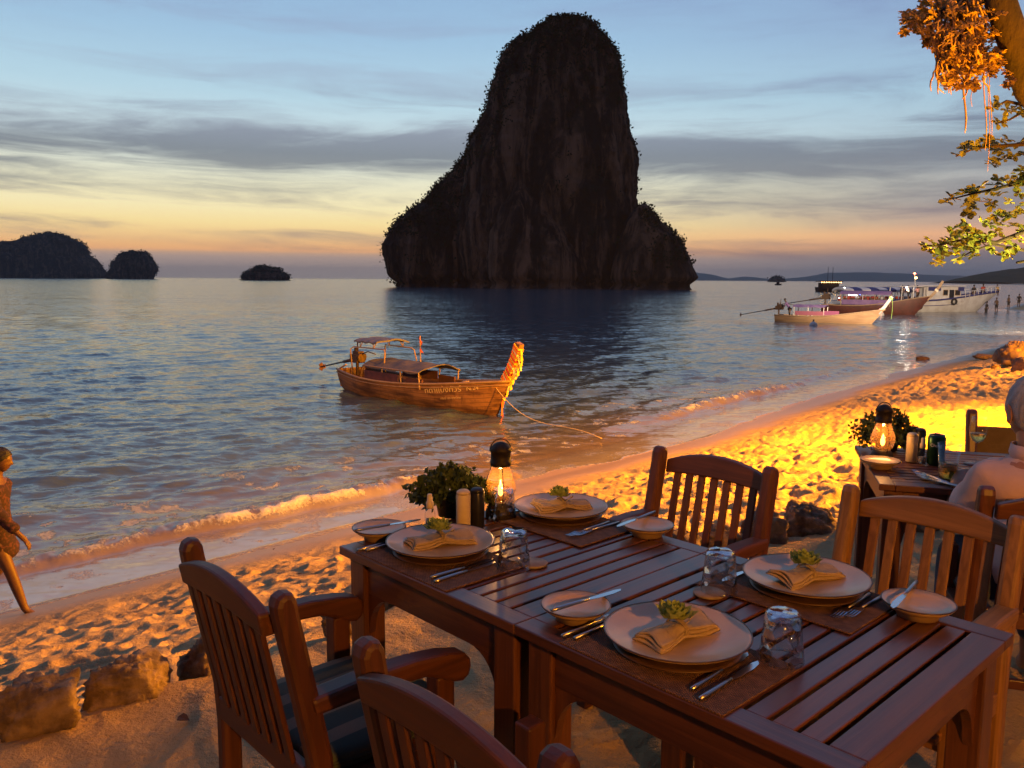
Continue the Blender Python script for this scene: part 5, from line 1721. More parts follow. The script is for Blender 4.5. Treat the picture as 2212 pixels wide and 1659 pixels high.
def engine(parent, base, m1, m2, shaft=2.6, dirn=(-1, 0, 0), s=1.0, droop=.35, side=0.0):
    e = MB()
    b = Vector(base)
    e.box(b + Vector((0, 0, .17 * s)), (.42 * s, .30 * s, .26 * s)).box(b + Vector((.05 * s, 0, .34 * s)), (.34 * s, .20 * s, .12 * s))
    for q in range(4):
        e.tube([b + Vector((-.14 * s + .09 * q * s, .15 * s, .26 * s)), b + Vector((-.14 * s + .09 * q * s, .22 * s, .30 * s)), b + Vector((-.14 * s + .09 * q * s, .24 * s, .20 * s))], .022 * s, 6)
    e.lathe([(0, 0), (.15 * s, 0), (.16 * s, .03 * s), (.15 * s, .06 * s), (0, .06 * s)], 18, c=b + Vector((.23 * s, 0, .2 * s)), rot=Matrix.Rotation(math.pi / 2, 3, 'Y'))
    e.tube([b + Vector((.1 * s, -.06 * s, .36 * s)), b + Vector((.12 * s, -.06 * s, .58 * s)), b + Vector((.12 * s, -.06 * s, .74 * s))], .022 * s, 6)
    e.lathe([(0, 0), (.07 * s, 0), (.07 * s, .1 * s), (0, .1 * s)], 14, c=b + Vector((-.08 * s, .02, .40 * s)))
    eo = e.build('engine', m1, parent, bevel=.008 * s)
    MB().tube([b + Vector((0, 0, -.35 * s)), b + Vector((0, 0, .05 * s))], .05 * s, 8).build('swivel_post', m1, eo)
    d = Vector(dirn).normalized()
    tip = b + Vector((-.2 * s, 0, .08 * s)) + d * shaft + Vector((0, side, -droop))
    st_ = b + Vector((-.2 * s, 0, .12 * s))
    MB().tube([st_, st_.lerp(tip, .3), st_.lerp(tip, .31), tip], [.055 * s, .05 * s, .028 * s, .022 * s], 8).build('propeller_shaft', m1, parent, smooth=True)
    pr_ = MB()
    for q in range(3):
        a = q * 2.094
        c_ = tip + Vector((0, math.cos(a) * .08 * s, math.sin(a) * .08 * s))
        pr_.box(c_, (.02 * s, .10 * s, .14 * s), Matrix.Rotation(a, 3, 'X'))
    pr_.lathe([(0, -.06 * s), (.04 * s, -.03 * s), (.045 * s, .05 * s), (0, .09 * s)], 10, c=tip, rot=Matrix.Rotation(-math.pi / 2, 3, 'Y'))
    pr_.build('propeller', m2, parent)
    MB().tube([b + Vector((.2 * s, 0, .3 * s)), b + Vector((.6 * s, .0, .42 * s)), b + Vector((1.0 * s, .02, .36 * s))], .018 * s, 6).build('tiller', m1, parent, smooth=True)

def awning(parent, x0, x1, half, z_e, z_r, m_, arch=10, name='canopy', th=.03, sag=.0):
    vs, fs = [], []
    nx = 12
    for layer in (0, -th):
        for i in range(nx + 1):
            x = x0 + (x1 - x0) * i / nx
            for j in range(arch + 1):
                t = -1 + 2 * j / arch
                z = z_e + (z_r - z_e) * (1 - abs(t) ** 2.2) + layer - sag * (math.sin(math.pi * i / nx * 4) ** 2) + .02 * math.sin(i * 1.7 + j)
                vs.append((x, half * t, z))
    q = arch + 1
    n1 = (nx + 1) * q
    for i in range(nx):
        for j in range(arch):
            fs += [(i * q + j, (i + 1) * q + j, (i + 1) * q + j + 1, i * q + j + 1), (n1 + i * q + j + 1, n1 + (i + 1) * q + j + 1, n1 + (i + 1) * q + j, n1 + i * q + j)]
        fs += [(i * q, n1 + i * q, n1 + (i + 1) * q, (i + 1) * q), ((i + 1) * q + arch, n1 + (i + 1) * q + arch, n1 + i * q + arch, i * q + arch)]
    for j in range(arch):
        fs += [(j + 1, n1 + j + 1, n1 + j, j), (nx * q + j, n1 + nx * q + j, n1 + nx * q + j + 1, nx * q + j + 1)]
    return MB().add(vs, fs, 0).build(name, m_, parent, smooth=False)

m_hull = mat('varnished_hull', (.30, .15, .06), (.09, .04, .018), scale=2.6, rough=.55, bump=.35, bscale=9, stretch=(.35, 1, 2.2), lo=.38, hi=.68)
def planked(m, pitch=.12, dark=.45):
    """plank seams and drips on a hull"""
    k = NT(m.node_tree)
    p_ = [n for n in m.node_tree.nodes if n.type == 'BSDF_PRINCIPLED'][0]
    src = p_.inputs['Base Color'].links[0].from_socket
    ob_ = k.n('ShaderNodeTexCoord').outputs['Object']
    sx = k.n('ShaderNodeSeparateXYZ', {0: ob_})
    wv_ = k.m('ADD', k.m('MULTIPLY', sx.outputs[2], 1 / pitch), k.m('MULTIPLY', k.m('MULTIPLY', sx.outputs[0], sx.outputs[0]), -.16))
    seam = k.step(k.m('ABSOLUTE', k.m('SUBTRACT', k.m('FRACT', wv_), .5)), .40, .48)
    mp_ = k.n('ShaderNodeMapping', {'Vector': ob_}); mp_.inputs['Scale'].default_value = (5, 5, .8)
    drip = k.step(k.noise(mp_.outputs[0], 2.0, 5.0, .65), .50, .66)
    c_ = k.mix(k.m('MULTIPLY', seam, .7), src, (.03, .014, .007, 1))
    c_ = k.mix(k.m('MULTIPLY', drip, dark), c_, (.055, .024, .012, 1))
    k.put(p_.inputs['Base Color'], c_)
planked(m_hull)
m_rail = mat('pale_rail_wood', (.34, .23, .13), (.26, .16, .09), scale=6, rough=.6)
m_engine = mat('oily_engine', (.045, .03, .022), (.10, .05, .025), scale=12, rough=.5, metal=.3)
m_rust = mat('rusted_bronze', (.30, .15, .06), (.18, .08, .03), scale=15, rough=.6, metal=.3)
m_canvas = mat('faded_canvas', (.085, .082, .10), (.14, .115, .115), scale=3, rough=.9, bump=.3, bscale=20)
m_purple = mat('purple_screen', (.10, .035, .05), (.06, .025, .04), scale=4, rough=.8, bump=.3, bscale=30)
m_pipe2 = mat('painted_pipe', (.40, .28, .20), (.25, .15, .10), scale=14, rough=.6)
m_solar = mat('grey_panel', (.10, .10, .14), (.14, .13, .16), scale=5, rough=.6)
m_paint = mat('hull_lettering', (.80, .62, .32), (.62, .45, .22), scale=18, rough=.6)
RIB = [mat('yellow_ribbon', (.80, .50, .06), (.70, .40, .04), scale=9, rough=.8), mat('orange_ribbon', (.72, .16, .03), (.60, .12, .02), scale=9, rough=.8), mat('white_ribbon', (.78, .68, .5), (.7, .58, .4), scale=9, rough=.8), mat('red_ribbon', (.5, .05, .02), rough=.8)]

def prow(parent, path, wy, wd, m_):
    """upswept stem: a tapering timber along path in the xz plane"""
    pts = [Vector((x, 0, z)) for x, z in path]
    vs, fs = [], []
    n = len(pts)
    for i, p_ in enumerate(pts):
        d = (pts[min(i + 1, n - 1)] - pts[max(i - 1, 0)]).normalized()
        nrm = Vector((d.z, 0, -d.x))
        w_ = wy[0] + (wy[1] - wy[0]) * i / (n - 1); h_ = wd[0] + (wd[1] - wd[0]) * i / (n - 1)
        for sy, sn_ in ((-1, -1), (1, -1), (1, 1), (-1, 1)):
            vs.append(p_ + Vector((0, sy * w_ / 2, 0)) + nrm * sn_ * h_ / 2)
    for i in range(n - 1):
        fs += [(i * 4 + k_, i * 4 + (k_ + 1) % 4, (i + 1) * 4 + (k_ + 1) % 4, (i + 1) * 4 + k_) for k_ in range(4)]
    fs += [(3, 2, 1, 0), tuple((n - 1) * 4 + k_ for k_ in range(4))]
    o = MB().add(vs, fs, 2).build('prow', m_, parent, bevel=.012)
    return o, pts

def wrap(parent, pts, t, wd, wy, hd, m_, tilt=.5, grow=.012, tail=0.0, rr=random):
    """a ribbon wound round the prow at t, its loose end hanging down the front"""
    f = t * (len(pts) - 1)
    i = min(int(f), len(pts) - 2)
    c_ = pts[i].lerp(pts[i + 1], f - i)
    d = (pts[i + 1] - pts[i]).normalized()
    nrm = Vector((d.z, 0, -d.x))
    mb = MB()
    vs, fs = [], []
    y_, h_ = wy / 2 + grow, hd / 2 + grow
    ring = [(-y_, -h_), (y_, -h_), (y_, h_), (-y_, h_)]
    for e in (-.5, .5):
        for a, b in ring:
            vs.append(c_ + Vector((0, a, 0)) + nrm * b + d * (wd * e) - d * (b + h_) * tilt)
    for k_ in range(4):
        fs.append((k_, (k_ + 1) % 4, 4 + (k_ + 1) % 4, 4 + k_))
    fs += [(3, 2, 1, 0), (4, 5, 6, 7)]
    mb.add(vs, fs, 1)
    if tail:
        b0 = c_ + nrm * (h_ + .004) - d * (2 * h_) * tilt
        n = 7
        vs, fs = [], []
        for q in range(n + 1):
            u_ = q / n
            p_ = b0 + nrm * (.03 * math.sin(u_ * 2.5)) + Vector((.02 * math.sin(u_ * 5 + t * 20), .02 * math.sin(u_ * 4 + t * 30), -tail * u_))
            hw = .035 + .012 * math.sin(q * 1.9 + t * 40)
            vs += [p_ + Vector((-.004, -hw, 0)), p_ + Vector((-.004, hw, 0)), p_ + Vector((.006, hw, 0)), p_ + Vector((.006, -hw, 0))]
        for q in range(n):
            fs += [(q * 4 + k_, q * 4 + (k_ + 1) % 4, q * 4 + 4 + (k_ + 1) % 4, q * 4 + 4 + k_) for k_ in range(4)]
        fs += [(3, 2, 1, 0), tuple(n * 4 + k_ for k_ in range(4))]
        mb.add(vs, fs, 2)
    return mb.build('ribbon', m_, parent)

# ---- the moored longtail
lt = thing('longtail_boat', 'wooden longtail boat moored in the shallows, its prow wound with orange ribbons', 'boat', (-2.62, 22.55, SEA), math.atan2(-.73, .68))
lt.scale = (.91, .91, .91)
mb, rail = boat_hull(7.3, 1.62, .56, .98, .70, .30, .55)
mb.build('hull', m_hull, lt, smooth=True)
rails(rail, m_rail, lt, .035)
rails([(x, y, z) for x, y, z in rail], m_rail, lt, .018, .10, 'rubbing_strake', .012)
po, pts = prow(lt, [(3.70, .70), (3.95, .98), (4.16, 1.26), (4.33, 1.56), (4.45, 1.84), (4.51, 2.0)], (.12, .17), (.20, .19), m_hull)
rr = random.Random(4)
for i in range(19):
    t = .20 + .73 * i / 18
    wrap(lt, pts, t, .042, .125 + .05 * t, .20, RIB[(0, 1, 2, 1, 0, 3)[i % 6]], .40, .010 + .004 * (i % 2), tail=(.26 + .16 * rr.random()) if i % 2 == 0 else .0)
wrap(lt, pts, .06, .06, .13, .21, RIB[1], .1, .02, tail=.78)
wrap(lt, pts, .10, .05, .13, .21, RIB[0], .1, .024, tail=.30)
# cabin roof, screens, frame
m_inside = mat('dark_bilge', (.03, .018, .012), rough=.8)
awning(lt, -1.75, 1.15, .78, .98, 1.17, m_canvas, sag=.02)
for sd in (-1, 1):
    for x in (-1.7, -.75, .2, 1.1):
        MB().tube([(x, sd * .70, .50), (x, sd * .74, 1.0)], .02, 6).build('roof_post', m_pipe2, lt)
    MB().tube([(-1.72, sd * .76, .985), (1.12, sd * .76, .985)], .018, 6).build('roof_rail', m_pipe2, lt)
    MB().box((-.80, sd * .735, .70), (1.78, .02, .28)).build('side_screen', m_purple, lt)
    MB().box((.72, sd * .60, .62), (.75, .06, .30)).build('seat_back', m_purple, lt)
for x in (-1.2, -.4, .4, 1.2, 2.1):
    MB().box((x, 0, .34), (.24, 1.16 if x < 1.5 else .86, .03)).build('thwart', m_hull, lt)
MB().box((-2.9, 0, .30), (.9, 1.0, .04)).build('stern_deck', m_inside, lt)
MB().prism([(2.35, -.45), (3.5, -.10), (3.5, .10), (2.35, .45)], .03, 'xy', .72).build('fore_deck', m_hull, lt)
MB().tube([(-2.55, -.62, .60), (-2.60, -.66, 1.42), (-2.5, -.60, 1.50), (-.95, -.52, 1.50), (-.85, -.55, 1.44), (-.80, -.6, 1.1)], .022, 6).build('frame_pipe', m_pipe2, lt, smooth=True)
MB().tube([(-2.55, .62, .60), (-2.60, .66, 1.42), (-2.5, .60, 1.50), (-.95, .52, 1.50), (-.85, .55, 1.44), (-.80, .6, 1.1)], .022, 6).build('frame_pipe', m_pipe2, lt, smooth=True)
rp = awning(lt, -2.45, -1.2, .62, 1.70, 1.78, m_solar, name='rear_roof', th=.05)
for x in (-2.2, -1.45):
    for sd in (-1, 1):
        MB().tube([(x - .1, sd * .50, 1.70), (x, sd * .55, 1.5), (x + .1, sd * .50, 1.70)], .016, 6).build('roof_strut', m_pipe2, lt)
engine(lt, (-3.25, 0, .86), m_engine, m_rust, shaft=2.5, s=1.05, droop=.42, side=.25)
MB().tube([(-3.7, -.35, .1), (-3.62, -.45, .70), (-3.3, -.40, .85)], .035, 6).build('stern_frame', m_pipe2, lt)
MB().tube([(-3.7, .35, .1), (-3.62, .45, .70), (-3.3, .40, .85)], .035, 6).build('stern_frame', m_pipe2, lt)
fp = MB().tube([(.35, -.1, 1.2), (.33, -.1, 1.98)], .018, 6).build('flag_pole', m_pipe2, lt)
fl_ = MB()
vs = [(.33 + .035 * math.sin(i * 1.4) + .03 * i * (j / 4), -.1 + .03 * math.cos(i * 1.9 + j), 1.96 - .09 * i - .02 * j) for i in range(6) for j in range(5)]
fl_.add(vs, [(i * 5 + j, (i + 1) * 5 + j, (i + 1) * 5 + j + 1, i * 5 + j + 1) for i in range(5) for j in range(4)], 2).build('flag', RIB[1], fp)
MB().lathe([(.0, .0), (.09, .0), (.11, .03), (.09, .06), (0, .06)], 16, c=(2.75, -.36, .82)).build('rope_coil', m_rail, lt, smooth=True)
# lettering follows the flare of the bow
def hull_y(x_, z_, rail_L=7.3):
    s = min(max((x_ - .55 * (z_ / .98) * (((x_ + 3.65) / 7.3) ** 7 if x_ > -3.6 else 0) + 3.65) / 7.3, 0), 1)
    bh = 1.62 / 2 * min(1, (s + .20) / .42) ** .55 * max(0, 1 - s ** 3.4) ** .62
    bh = max(bh, .035)
    g_ = .56 + (.98 - .56) * max(0, (s - .34) / .66) ** 1.9
    kz = -.30 * (1 - .25 * s ** 6)
    q = min(max((z_ - kz) / (g_ - kz), 0), 1) ** (1 / .86)
    a = math.acos(1 - q) / (math.pi / 2)
    return bh * (math.sin(a * math.pi / 2) ** .62) * (.86 + .14 * a)
def hull_text(s_, size, x_c, z_c, slope, xs=1.0):
    o = text_mesh('lettering', s_, size, m_paint, lt, xscale=xs)
    for v_ in o.data.vertices:
        x = x_c + v_.co.x
        z = z_c + v_.co.z + slope * v_.co.x
        v_.co = (x, -(hull_y(x, z) + .010), z)
    return o
hull_text('ทัดาแป้งทัวร์', .215, 1.98, .50, .13, 1.35)
hull_text('N.24', .165, 3.08, .66, .16, 1.3)
hull_text('กระบี่ ประเทศไทย', .085, 2.25, .335, .13, 1.35)

# ---- the mooring rope
m_rope = mat('mooring_rope', (.55, .42, .26), rough=.9, bump=.4, bscale=200)
mw = lt.matrix_basis
bowp = Matrix.Translation(lt.location) @ Matrix.Rotation(lt.rotation_euler.z, 4, 'Z') @ (Vector((3.62, -.16, .90)) * .91)
end = at(1300, 948, -1.80)
pts_r = []
for i in range(41):
    t = i / 40
    q = bowp.lerp(Vector((end.x, end.y, -1.80)), t)
    q.z -= .55 * math.sin(math.pi * min(1, t * 1.0)) * (1 - t) * 1.2
    q.z = max(q.z, SEA + .06)
    pts_r.append(q)
ro = MB().tube(pts_r, .009, 6).build('mooring_rope', m_rope, None, smooth=True)
tag(ro, 'pale mooring rope running from the ribboned bow to the beach', 'rope')

# ---- boats lying off the far beach
m_white = mat('white_boat_paint', (.62, .58, .54), (.50, .45, .41), scale=1.2, rough=.5, bump=.1, bscale=4)
m_blue = mat('blue_paint', (.03, .035, .16), (.025, .03, .12), scale=2, rough=.6)
m_redhull = mat('oxblood_hull', (.09, .022, .016), (.06, .016, .012), scale=2, rough=.5)
m_tanhull = mat('tan_hull', (.34, .21, .11), (.26, .15, .08), scale=1.5, rough=.55, stretch=(.4, 1, 2))
m_lilac = mat('purple_canvas', (.14, .08, .20), (.20, .12, .24), scale=1.5, rough=.85)
m_glassd = mat('dark_window', (.02, .022, .03), rough=.08)
m_tyre = mat('tyre_rubber', (.02, .02, .02), rough=.85)
m_red = mat('red_vest', (.38, .05, .03), rough=.8)
m_greenr = mat('green_ribbon', (.35, .62, .12), rough=.7)
m_bulb = mat('white_bulb', (1, 1, 1), emit=(1, .95, .85), estr=10.0)
m_obulb = mat('orange_bulb', (1, .6, .2), emit=(1, .50, .12), estr=22.0)
m_rbulb = mat('red_bulb', (1, .1, .05), emit=(1, .12, .05), estr=30.0)
m_bbulb = mat('blue_bulb', (.2, .3, 1), emit=(.15, .25, 1), estr=8.0)

def heading(a, b):
    return math.atan2(b.y - a.y, b.x - a.x)
GB = 'boats off the far beach'
# tan longtail
a, b = at(1684, 694, SEA), at(1874, 700, SEA)
tl = thing('longtail_boat', 'tan longtail boat with purple awning, nearest of the boats off the far beach', 'boat', (a + b) / 2, heading(a, b), GB)
Lb = (b - a).length + .6
mb, rail = boat_hull(Lb, 1.7, .50, 1.15, .55, .3, .9)
mb.build('hull', m_tanhull, tl, smooth=True)
rails(rail, m_rail, tl, .045)
po, pts = prow(tl, [(Lb / 2 + .5, .95), (Lb / 2 + .85, 1.35), (Lb / 2 + 1.1, 1.75), (Lb / 2 + 1.35, 2.15)], (.14, .18), (.24, .2), m_white)
wrap(tl, pts, .92, .1, .17, .2, m_greenr, .2, .03, tail=1.5)
wrap(tl, pts, .05, .3, .16, .24, mat('pink_ribbon', (.6, .3, .3), rough=.8), .2, .04, tail=.5)
awning(tl, -2.2, .3, .75, 1.25, 1.42, m_lilac)
for x in (-2.1, -1.0, .2):
    for sd in (-1, 1):
        MB().tube([(x, sd * .68, .4), (x, sd * .7, 1.27)], .035, 6).build('roof_post', m_white, tl)
MB().box((-.9, -.72, .75), (2.2, .04, .32)).build('side_screen', mat('maroon_screen', (.30, .09, .13), rough=.8), tl)
MB().box((.75, -.62, .75), (1.2, .05, .42)).build('side_screen', mat('plum_screen', (.26, .07, .15), rough=.8), tl)
engine(tl, (-Lb / 2 + .2, 0, .9), m_engine, m_rust, shaft=2.9, s=1.25, droop=.55)
figure('person bending over the engine of the tan longtail boat', tl.matrix_basis @ Vector((0, 0, 0)) + Matrix.Rotation(tl.rotation_euler.z, 3, 'Z') @ Vector((-Lb / 2 + 1.1, -.1, .20)), tl.rotation_euler.z + R(90), m_lilac, m_skin2, .55, 1.0)
# oxblood longtail
a, b = at(1788, 676, SEA), at(1962, 680, SEA)
rl = thing('longtail_boat', 'dark red longtail boat between the tan one and the white cruiser', 'boat', (a + b) / 2, heading(a, b), GB)
Lb = (b - a).length + 1.2
mb, rail = boat_hull(Lb, 2.1, .85, 1.9, .9, .4, 1.4)
mb.build('hull', m_redhull, rl, smooth=True)
rails(rail, m_rail, rl, .05)
po, pts = prow(rl, [(Lb / 2 + 1.0, 1.5), (Lb / 2 + 1.6, 2.2), (Lb / 2 + 2.0, 2.8), (Lb / 2 + 2.3, 3.4)], (.16, .2), (.28, .24), m_rail)
wrap(rl, pts, .5, .2, .2, .26, RIB[2], .2, .04, tail=.7)
awning(rl, -2.6, 2.2, .95, 2.0, 2.35, m_lilac)
for x in (-2.5, -.9, .7, 2.1):
    for sd in (-1, 1):
        MB().tube([(x, sd * .85, .8), (x, sd * .9, 2.02)], .04, 6).build('roof_post', m_rail, rl)
MB().box((-.2, -.9, 1.2), (4.4, .05, .5)).build('side_screen', m_lilac, rl)
engine(rl, (-Lb / 2 + .3, 0, 1.35), m_engine, m_rust, shaft=4.2, s=1.7, droop=.7)
for i in range(7):
    MB().box((-2.1 + .62 * i, -.4 + .3 * (i % 2), 1.35), (.36, .3, .5)).build('seat', m_engine, rl, bevel=.05)
# excursion boat with the striped roof
a, b = at(1806, 668, SEA), at(1996, 668, SEA)
eb = thing('excursion_boat', 'excursion boat under a long blue and white striped roof', 'boat', (a + b) / 2, heading(a, b), GB)
Lb = (b - a).length
mb, rail = boat_hull(Lb, 2.8, .9, 1.3, 1.0, .4, .8)
mb.build('hull', m_white, eb, smooth=True)
rails(rail, m_blue, eb, .06)
nst = 10
for i in range(nst):
    x0_ = -Lb / 2 + .2 + (Lb - .6) * i / nst
    awning(eb, x0_, x0_ + (Lb - .6) / nst - .01, 1.45, 2.30, 2.62, m_white if i % 2 == 0 else m_blue, name='roof_panel', th=.25)
for i in range(6):
    x_ = -Lb / 2 + .5 + (Lb - 1.2) * i / 5
    for sd in (-1, 1):
        MB().tube([(x_, sd * 1.25, .8), (x_, sd * 1.3, 2.2)], .05, 6).build('roof_post', m_white, eb)
for i in range(16):
    for sd in (-1, 1):
        MB().box((-Lb / 2 + .9 + (Lb - 2.2) * i / 15, sd * .9, 1.22), (.34, .3, .62)).build('life_vest', m_red if (i * 3 + sd) % 5 else m_white, eb, bevel=.05)
for x_, y_, z_, m_ in ((-Lb / 2 + .1, -1.4, 2.55, m_bulb), (-Lb / 2 + 2.2, -1.2, 1.75, m_bbulb), (-Lb / 2 + .9, -1.2, 1.75, m_bulb), (-Lb / 2 - .2, -.9, 1.35, m_bulb)):
    MB().lathe([(0, -.07), (.06, -.04), (.075, 0), (.06, .04), (0, .07)], 10, c=(x_, y_, z_)).build('bulb', m_, eb, smooth=True)
MB().tube([(-Lb / 2 + .9, -1.0, 1.72), (-Lb / 2 + 2.0, -1.0, 1.66)], .045, 6).build('tube_lamp', m_bulb, eb)
# white cruiser
a, b = at(1902, 673, SEA), at(2104, 673, SEA)
wc = thing('cruiser', 'white cabin cruiser with blue rail, its bow against the far beach', 'boat', (a + b) / 2, heading(a, b), GB)
Lb = (b - a).length + .6
mb, rail = boat_hull(Lb, 3.4, 1.25, 2.25, 1.15, .5, 2.6, full=.55)
mb.build('hull', m_white, wc, smooth=True)
rails(rail, m_blue, wc, .10, .0)
rails([(x, y, z * .55) for x, y, z in rail if x < 2.8], m_blue, wc, .035, .0, 'rubbing_strake', -.06)
MB().prism([(-Lb / 2 + .2, -1.3), (Lb / 2 - 3.2, -1.45), (Lb / 2 + .8, -.3), (Lb / 2 + .8, .3), (Lb / 2 - 3.2, 1.45), (-Lb / 2 + .2, 1.3)], .06, 'xy', 1.18).build('deck', m_white, wc)
cab = MB().prism([(-.9, 1.2), (3.0, 1.2), (3.4, 1.25), (2.9, 2.75), (-.9, 2.75)], 2.1, 'xz').build('cabin', m_white, wc, bevel=.06)
MB().box((1.0, 0, 2.86), (5.2, 2.5, .12)).build('cabin_roof', m_white, wc, bevel=.04)
MB().box((-2.9, 0, 2.78), (2.9, 2.4, .10)).build('aft_awning', m_white, wc, bevel=.03)
for x_, w_ in ((-.1, 1.5), (3.1, .7)):
    MB().box((x_, -1.09, 2.52), (w_, .05, .42)).build('blue_curtain', m_blue, wc)
for x_, w_ in ((1.25, .48), (2.7, .55)):
    f_ = MB().box((x_, -1.075, 2.12), (w_, .05, .52)).build('window', m_glassd, wc)
    MB().box((x_, -1.062, 2.12), (w_ + .12, .04, .64)).build('window_frame', m_rail, f_)
MB().box((2.0, -1.075, 1.85), (.55, .05, 1.15)).build('door', m_glassd, wc)
for x_ in (-4.0, -2.6, -1.3):
    for sd in (-1, 1):
        MB().tube([(x_, sd * 1.1, 1.2), (x_, sd * 1.1, 2.75)], .05, 6).build('awning_post', m_white, wc)
hull_side = lambda x_: -1.72
for x_, z_ in ((-2.2, .62), (1.9, 1.15)):
    MB().lathe([(.20, -.08), (.34, -.09), (.37, 0), (.34, .09), (.20, .08), (.18, 0)], 20, c=(x_, -1.72, z_), closed=True, rot=Matrix.Rotation(math.pi / 2, 3, 'X')).build('tyre_fender', m_tyre, wc, smooth=True)
for i in range(9):
    x_ = 3.4 + .62 * i
    yy = 1.45 - .13 * i
    for sd in (-1, 1):
        MB().tube([(x_, sd * yy, 1.35 + .10 * i), (x_, sd * yy, 2.2 + .08 * i)], .03, 5).build('rail_post', m_white, wc)
for sd in (-1, 1):
    MB().tube([(3.4, sd * 1.45, 2.2), (5.9, sd * .93, 2.52), (8.36, sd * .41, 2.84)], .03, 5).build('hand_rail', m_white, wc)
MB().tube([(-1.7, 0, 2.8), (-1.9, 0, 4.1)], .05, 6).build('mast', m_white, wc)
MB().lathe([(0, -.12), (.11, -.06), (.13, 0), (.11, .06), (0, .12)], 12, c=(-1.75, -.1, 3.72)).build('mast_lamp', m_obulb, wc, smooth=True)
MB().lathe([(0, -.10), (.09, -.05), (.11, 0), (.09, .05), (0, .10)], 12, c=(-1.95, -.1, 4.2)).build('mast_lamp', m_rbulb, wc, smooth=True)
ld = bpy.data.lights.new('deck_lamp', 'POINT'); ld.energy = 45; ld.color = (1, .86, .68); ld.shadow_soft_size = .1
lo_ = bpy.data.objects.new('deck_lamp', ld); COL.objects.link(lo_); lo_.parent = wc; lo_.location = (-3.4, -1.0, 2.55)
MB().lathe([(0, -.10), (.09, -.05), (.11, 0), (.09, .05), (0, .10)], 12, c=(-3.4, -1.0, 2.66)).build('deck_lamp_bulb', m_bulb, wc, smooth=True)
def onboat(o, x, y, z):
    return o.location + Matrix.Rotation(o.rotation_euler.z, 3, 'Z') @ Vector((x, y, z))
wr = wc.rotation_euler.z
m_whitesh = mat('white_shirt', (.65, .6, .55), rough=.9); m_black2 = mat('black_cloth', (.02, .02, .025), rough=.9); m_brown2 = mat('brown_cloth', (.14, .08, .05), rough=.9)
figure('person in dark shirt on the foredeck of the white cruiser, nearer the cabin', onboat(wc, 5.1, -.5, 1.32), wr, m_black2, m_brown2)
figure('person with a red vest on the foredeck of the white cruiser', onboat(wc, 6.3, -.4, 1.42), wr + R(180), m_red, m_black2)
figure('person crouching at the bow tip of the white cruiser', onboat(wc, 8.4, -.1, 1.75), wr, mat('ochre_shirt', (.5, .3, .1), rough=.9), m_brown2, .3, .8, h=1.3)
figure('person in white at the stern of the white cruiser', onboat(wc, -3.0, -.8, 1.22), wr + R(30), m_whitesh, m_black2, .1, .6)
figure('person in brown at the stern of the white cruiser', onboat(wc, -3.7, -.7, 1.22), wr + R(-60), m_brown2, m_black2, 0, .3)
figure('person in pink amidships on the white cruiser', onboat(wc, -1.9, -.8, 1.22), wr, mat('pink_shirt', (.6, .3, .28), rough=.9), m_brown2, .15, .5)
for (x, y, lb, ml) in ((2130, 672, 'wading person in dark clothes, leftmost in the shallows by the cruiser bow', m_black2), (2152, 670, 'wading person in dark clothes, second from the cruiser bow', m_brown2),
                       (2178, 668, 'person walking the far beach in brown', m_brown2), (2200, 664, 'person in black on the far beach, rightmost', m_black2)):
    q = at(x, y, SEA + .1)
    z_ = max(gz(q.x, q.y), SEA - .5)
    figure(lb, (q.x, q.y, z_), R(random.uniform(0, 360)), ml, m_black2, .05, .3)

# ---- far craft on the horizon
fb = thing('night_ferry', 'dark ferry strung with orange lights on the horizon behind the striped roof', 'boat', far(1794, 612, 260) * 1.0, R(8))
fb.location.z = SEA
mb, rail = boat_hull(9, 3.4, 1.2, 1.8, 1.4, .5, .8)
mb.build('hull', m_black2, fb, smooth=True)
MB().box((-.6, 0, 1.9), (5.5, 2.6, 1.7)).build('cabin', m_black2, fb)
MB().box((-.4, 0, 3.2), (7.4, 3.2, .25)).build('upper_deck', m_engine, fb)
for x_ in (-1.0, .6):
    MB().tube([(x_, 0, 3.2), (x_, 0, 7.6)], .07, 6).build('mast', m_black2, fb)
for i in range(9):
    MB().lathe([(0, -.14), (.14, 0), (0, .14)], 8, c=(-3.8 + .8 * i, -1.7, 2.9)).build('lamp', m_obulb, fb, smooth=True)
sm_ = thing('fishing_boat', 'tiny dark fishing boat on the open water right of the tower', 'boat', at(1681, 616, SEA), R(20))
mb, rail = boat_hull(5.4, 1.9, .7, 1.2, .9, .3, .5)
mb.build('hull', m_black2, sm_, smooth=True)
MB().box((-.3, 0, 1.5), (1.8, 1.3, 1.5)).build('wheelhouse', m_black2, sm_, bevel=.05)
MB().tube([(.6, 0, .8), (.5, 0, 4.0)], .08, 6).build('mast', m_black2, sm_)
def buoy(x, y, label, r_):
    q = at(x, y, SEA)
    o = thing('buoy', label, 'buoy', q, 0, 'white buoys off the far beach')
    MB().lathe([(0, -r_), (r_ * .8, -r_ * .6), (r_, 0), (r_ * .8, r_ * .6), (r_ * .25, r_ * .95), (0, r_)], 14).build('float', m_white, o, smooth=True)
    MB().tube([(0, 0, r_ * .9), (0, 0, r_ * 1.5)], r_ * .2, 6).build('eye', m_rail, o)
buoy(1757, 703, 'white buoy afloat below the tan longtail boat', .30)
buoy(1901, 681, 'white buoy afloat right of the tan longtail bow', .40)
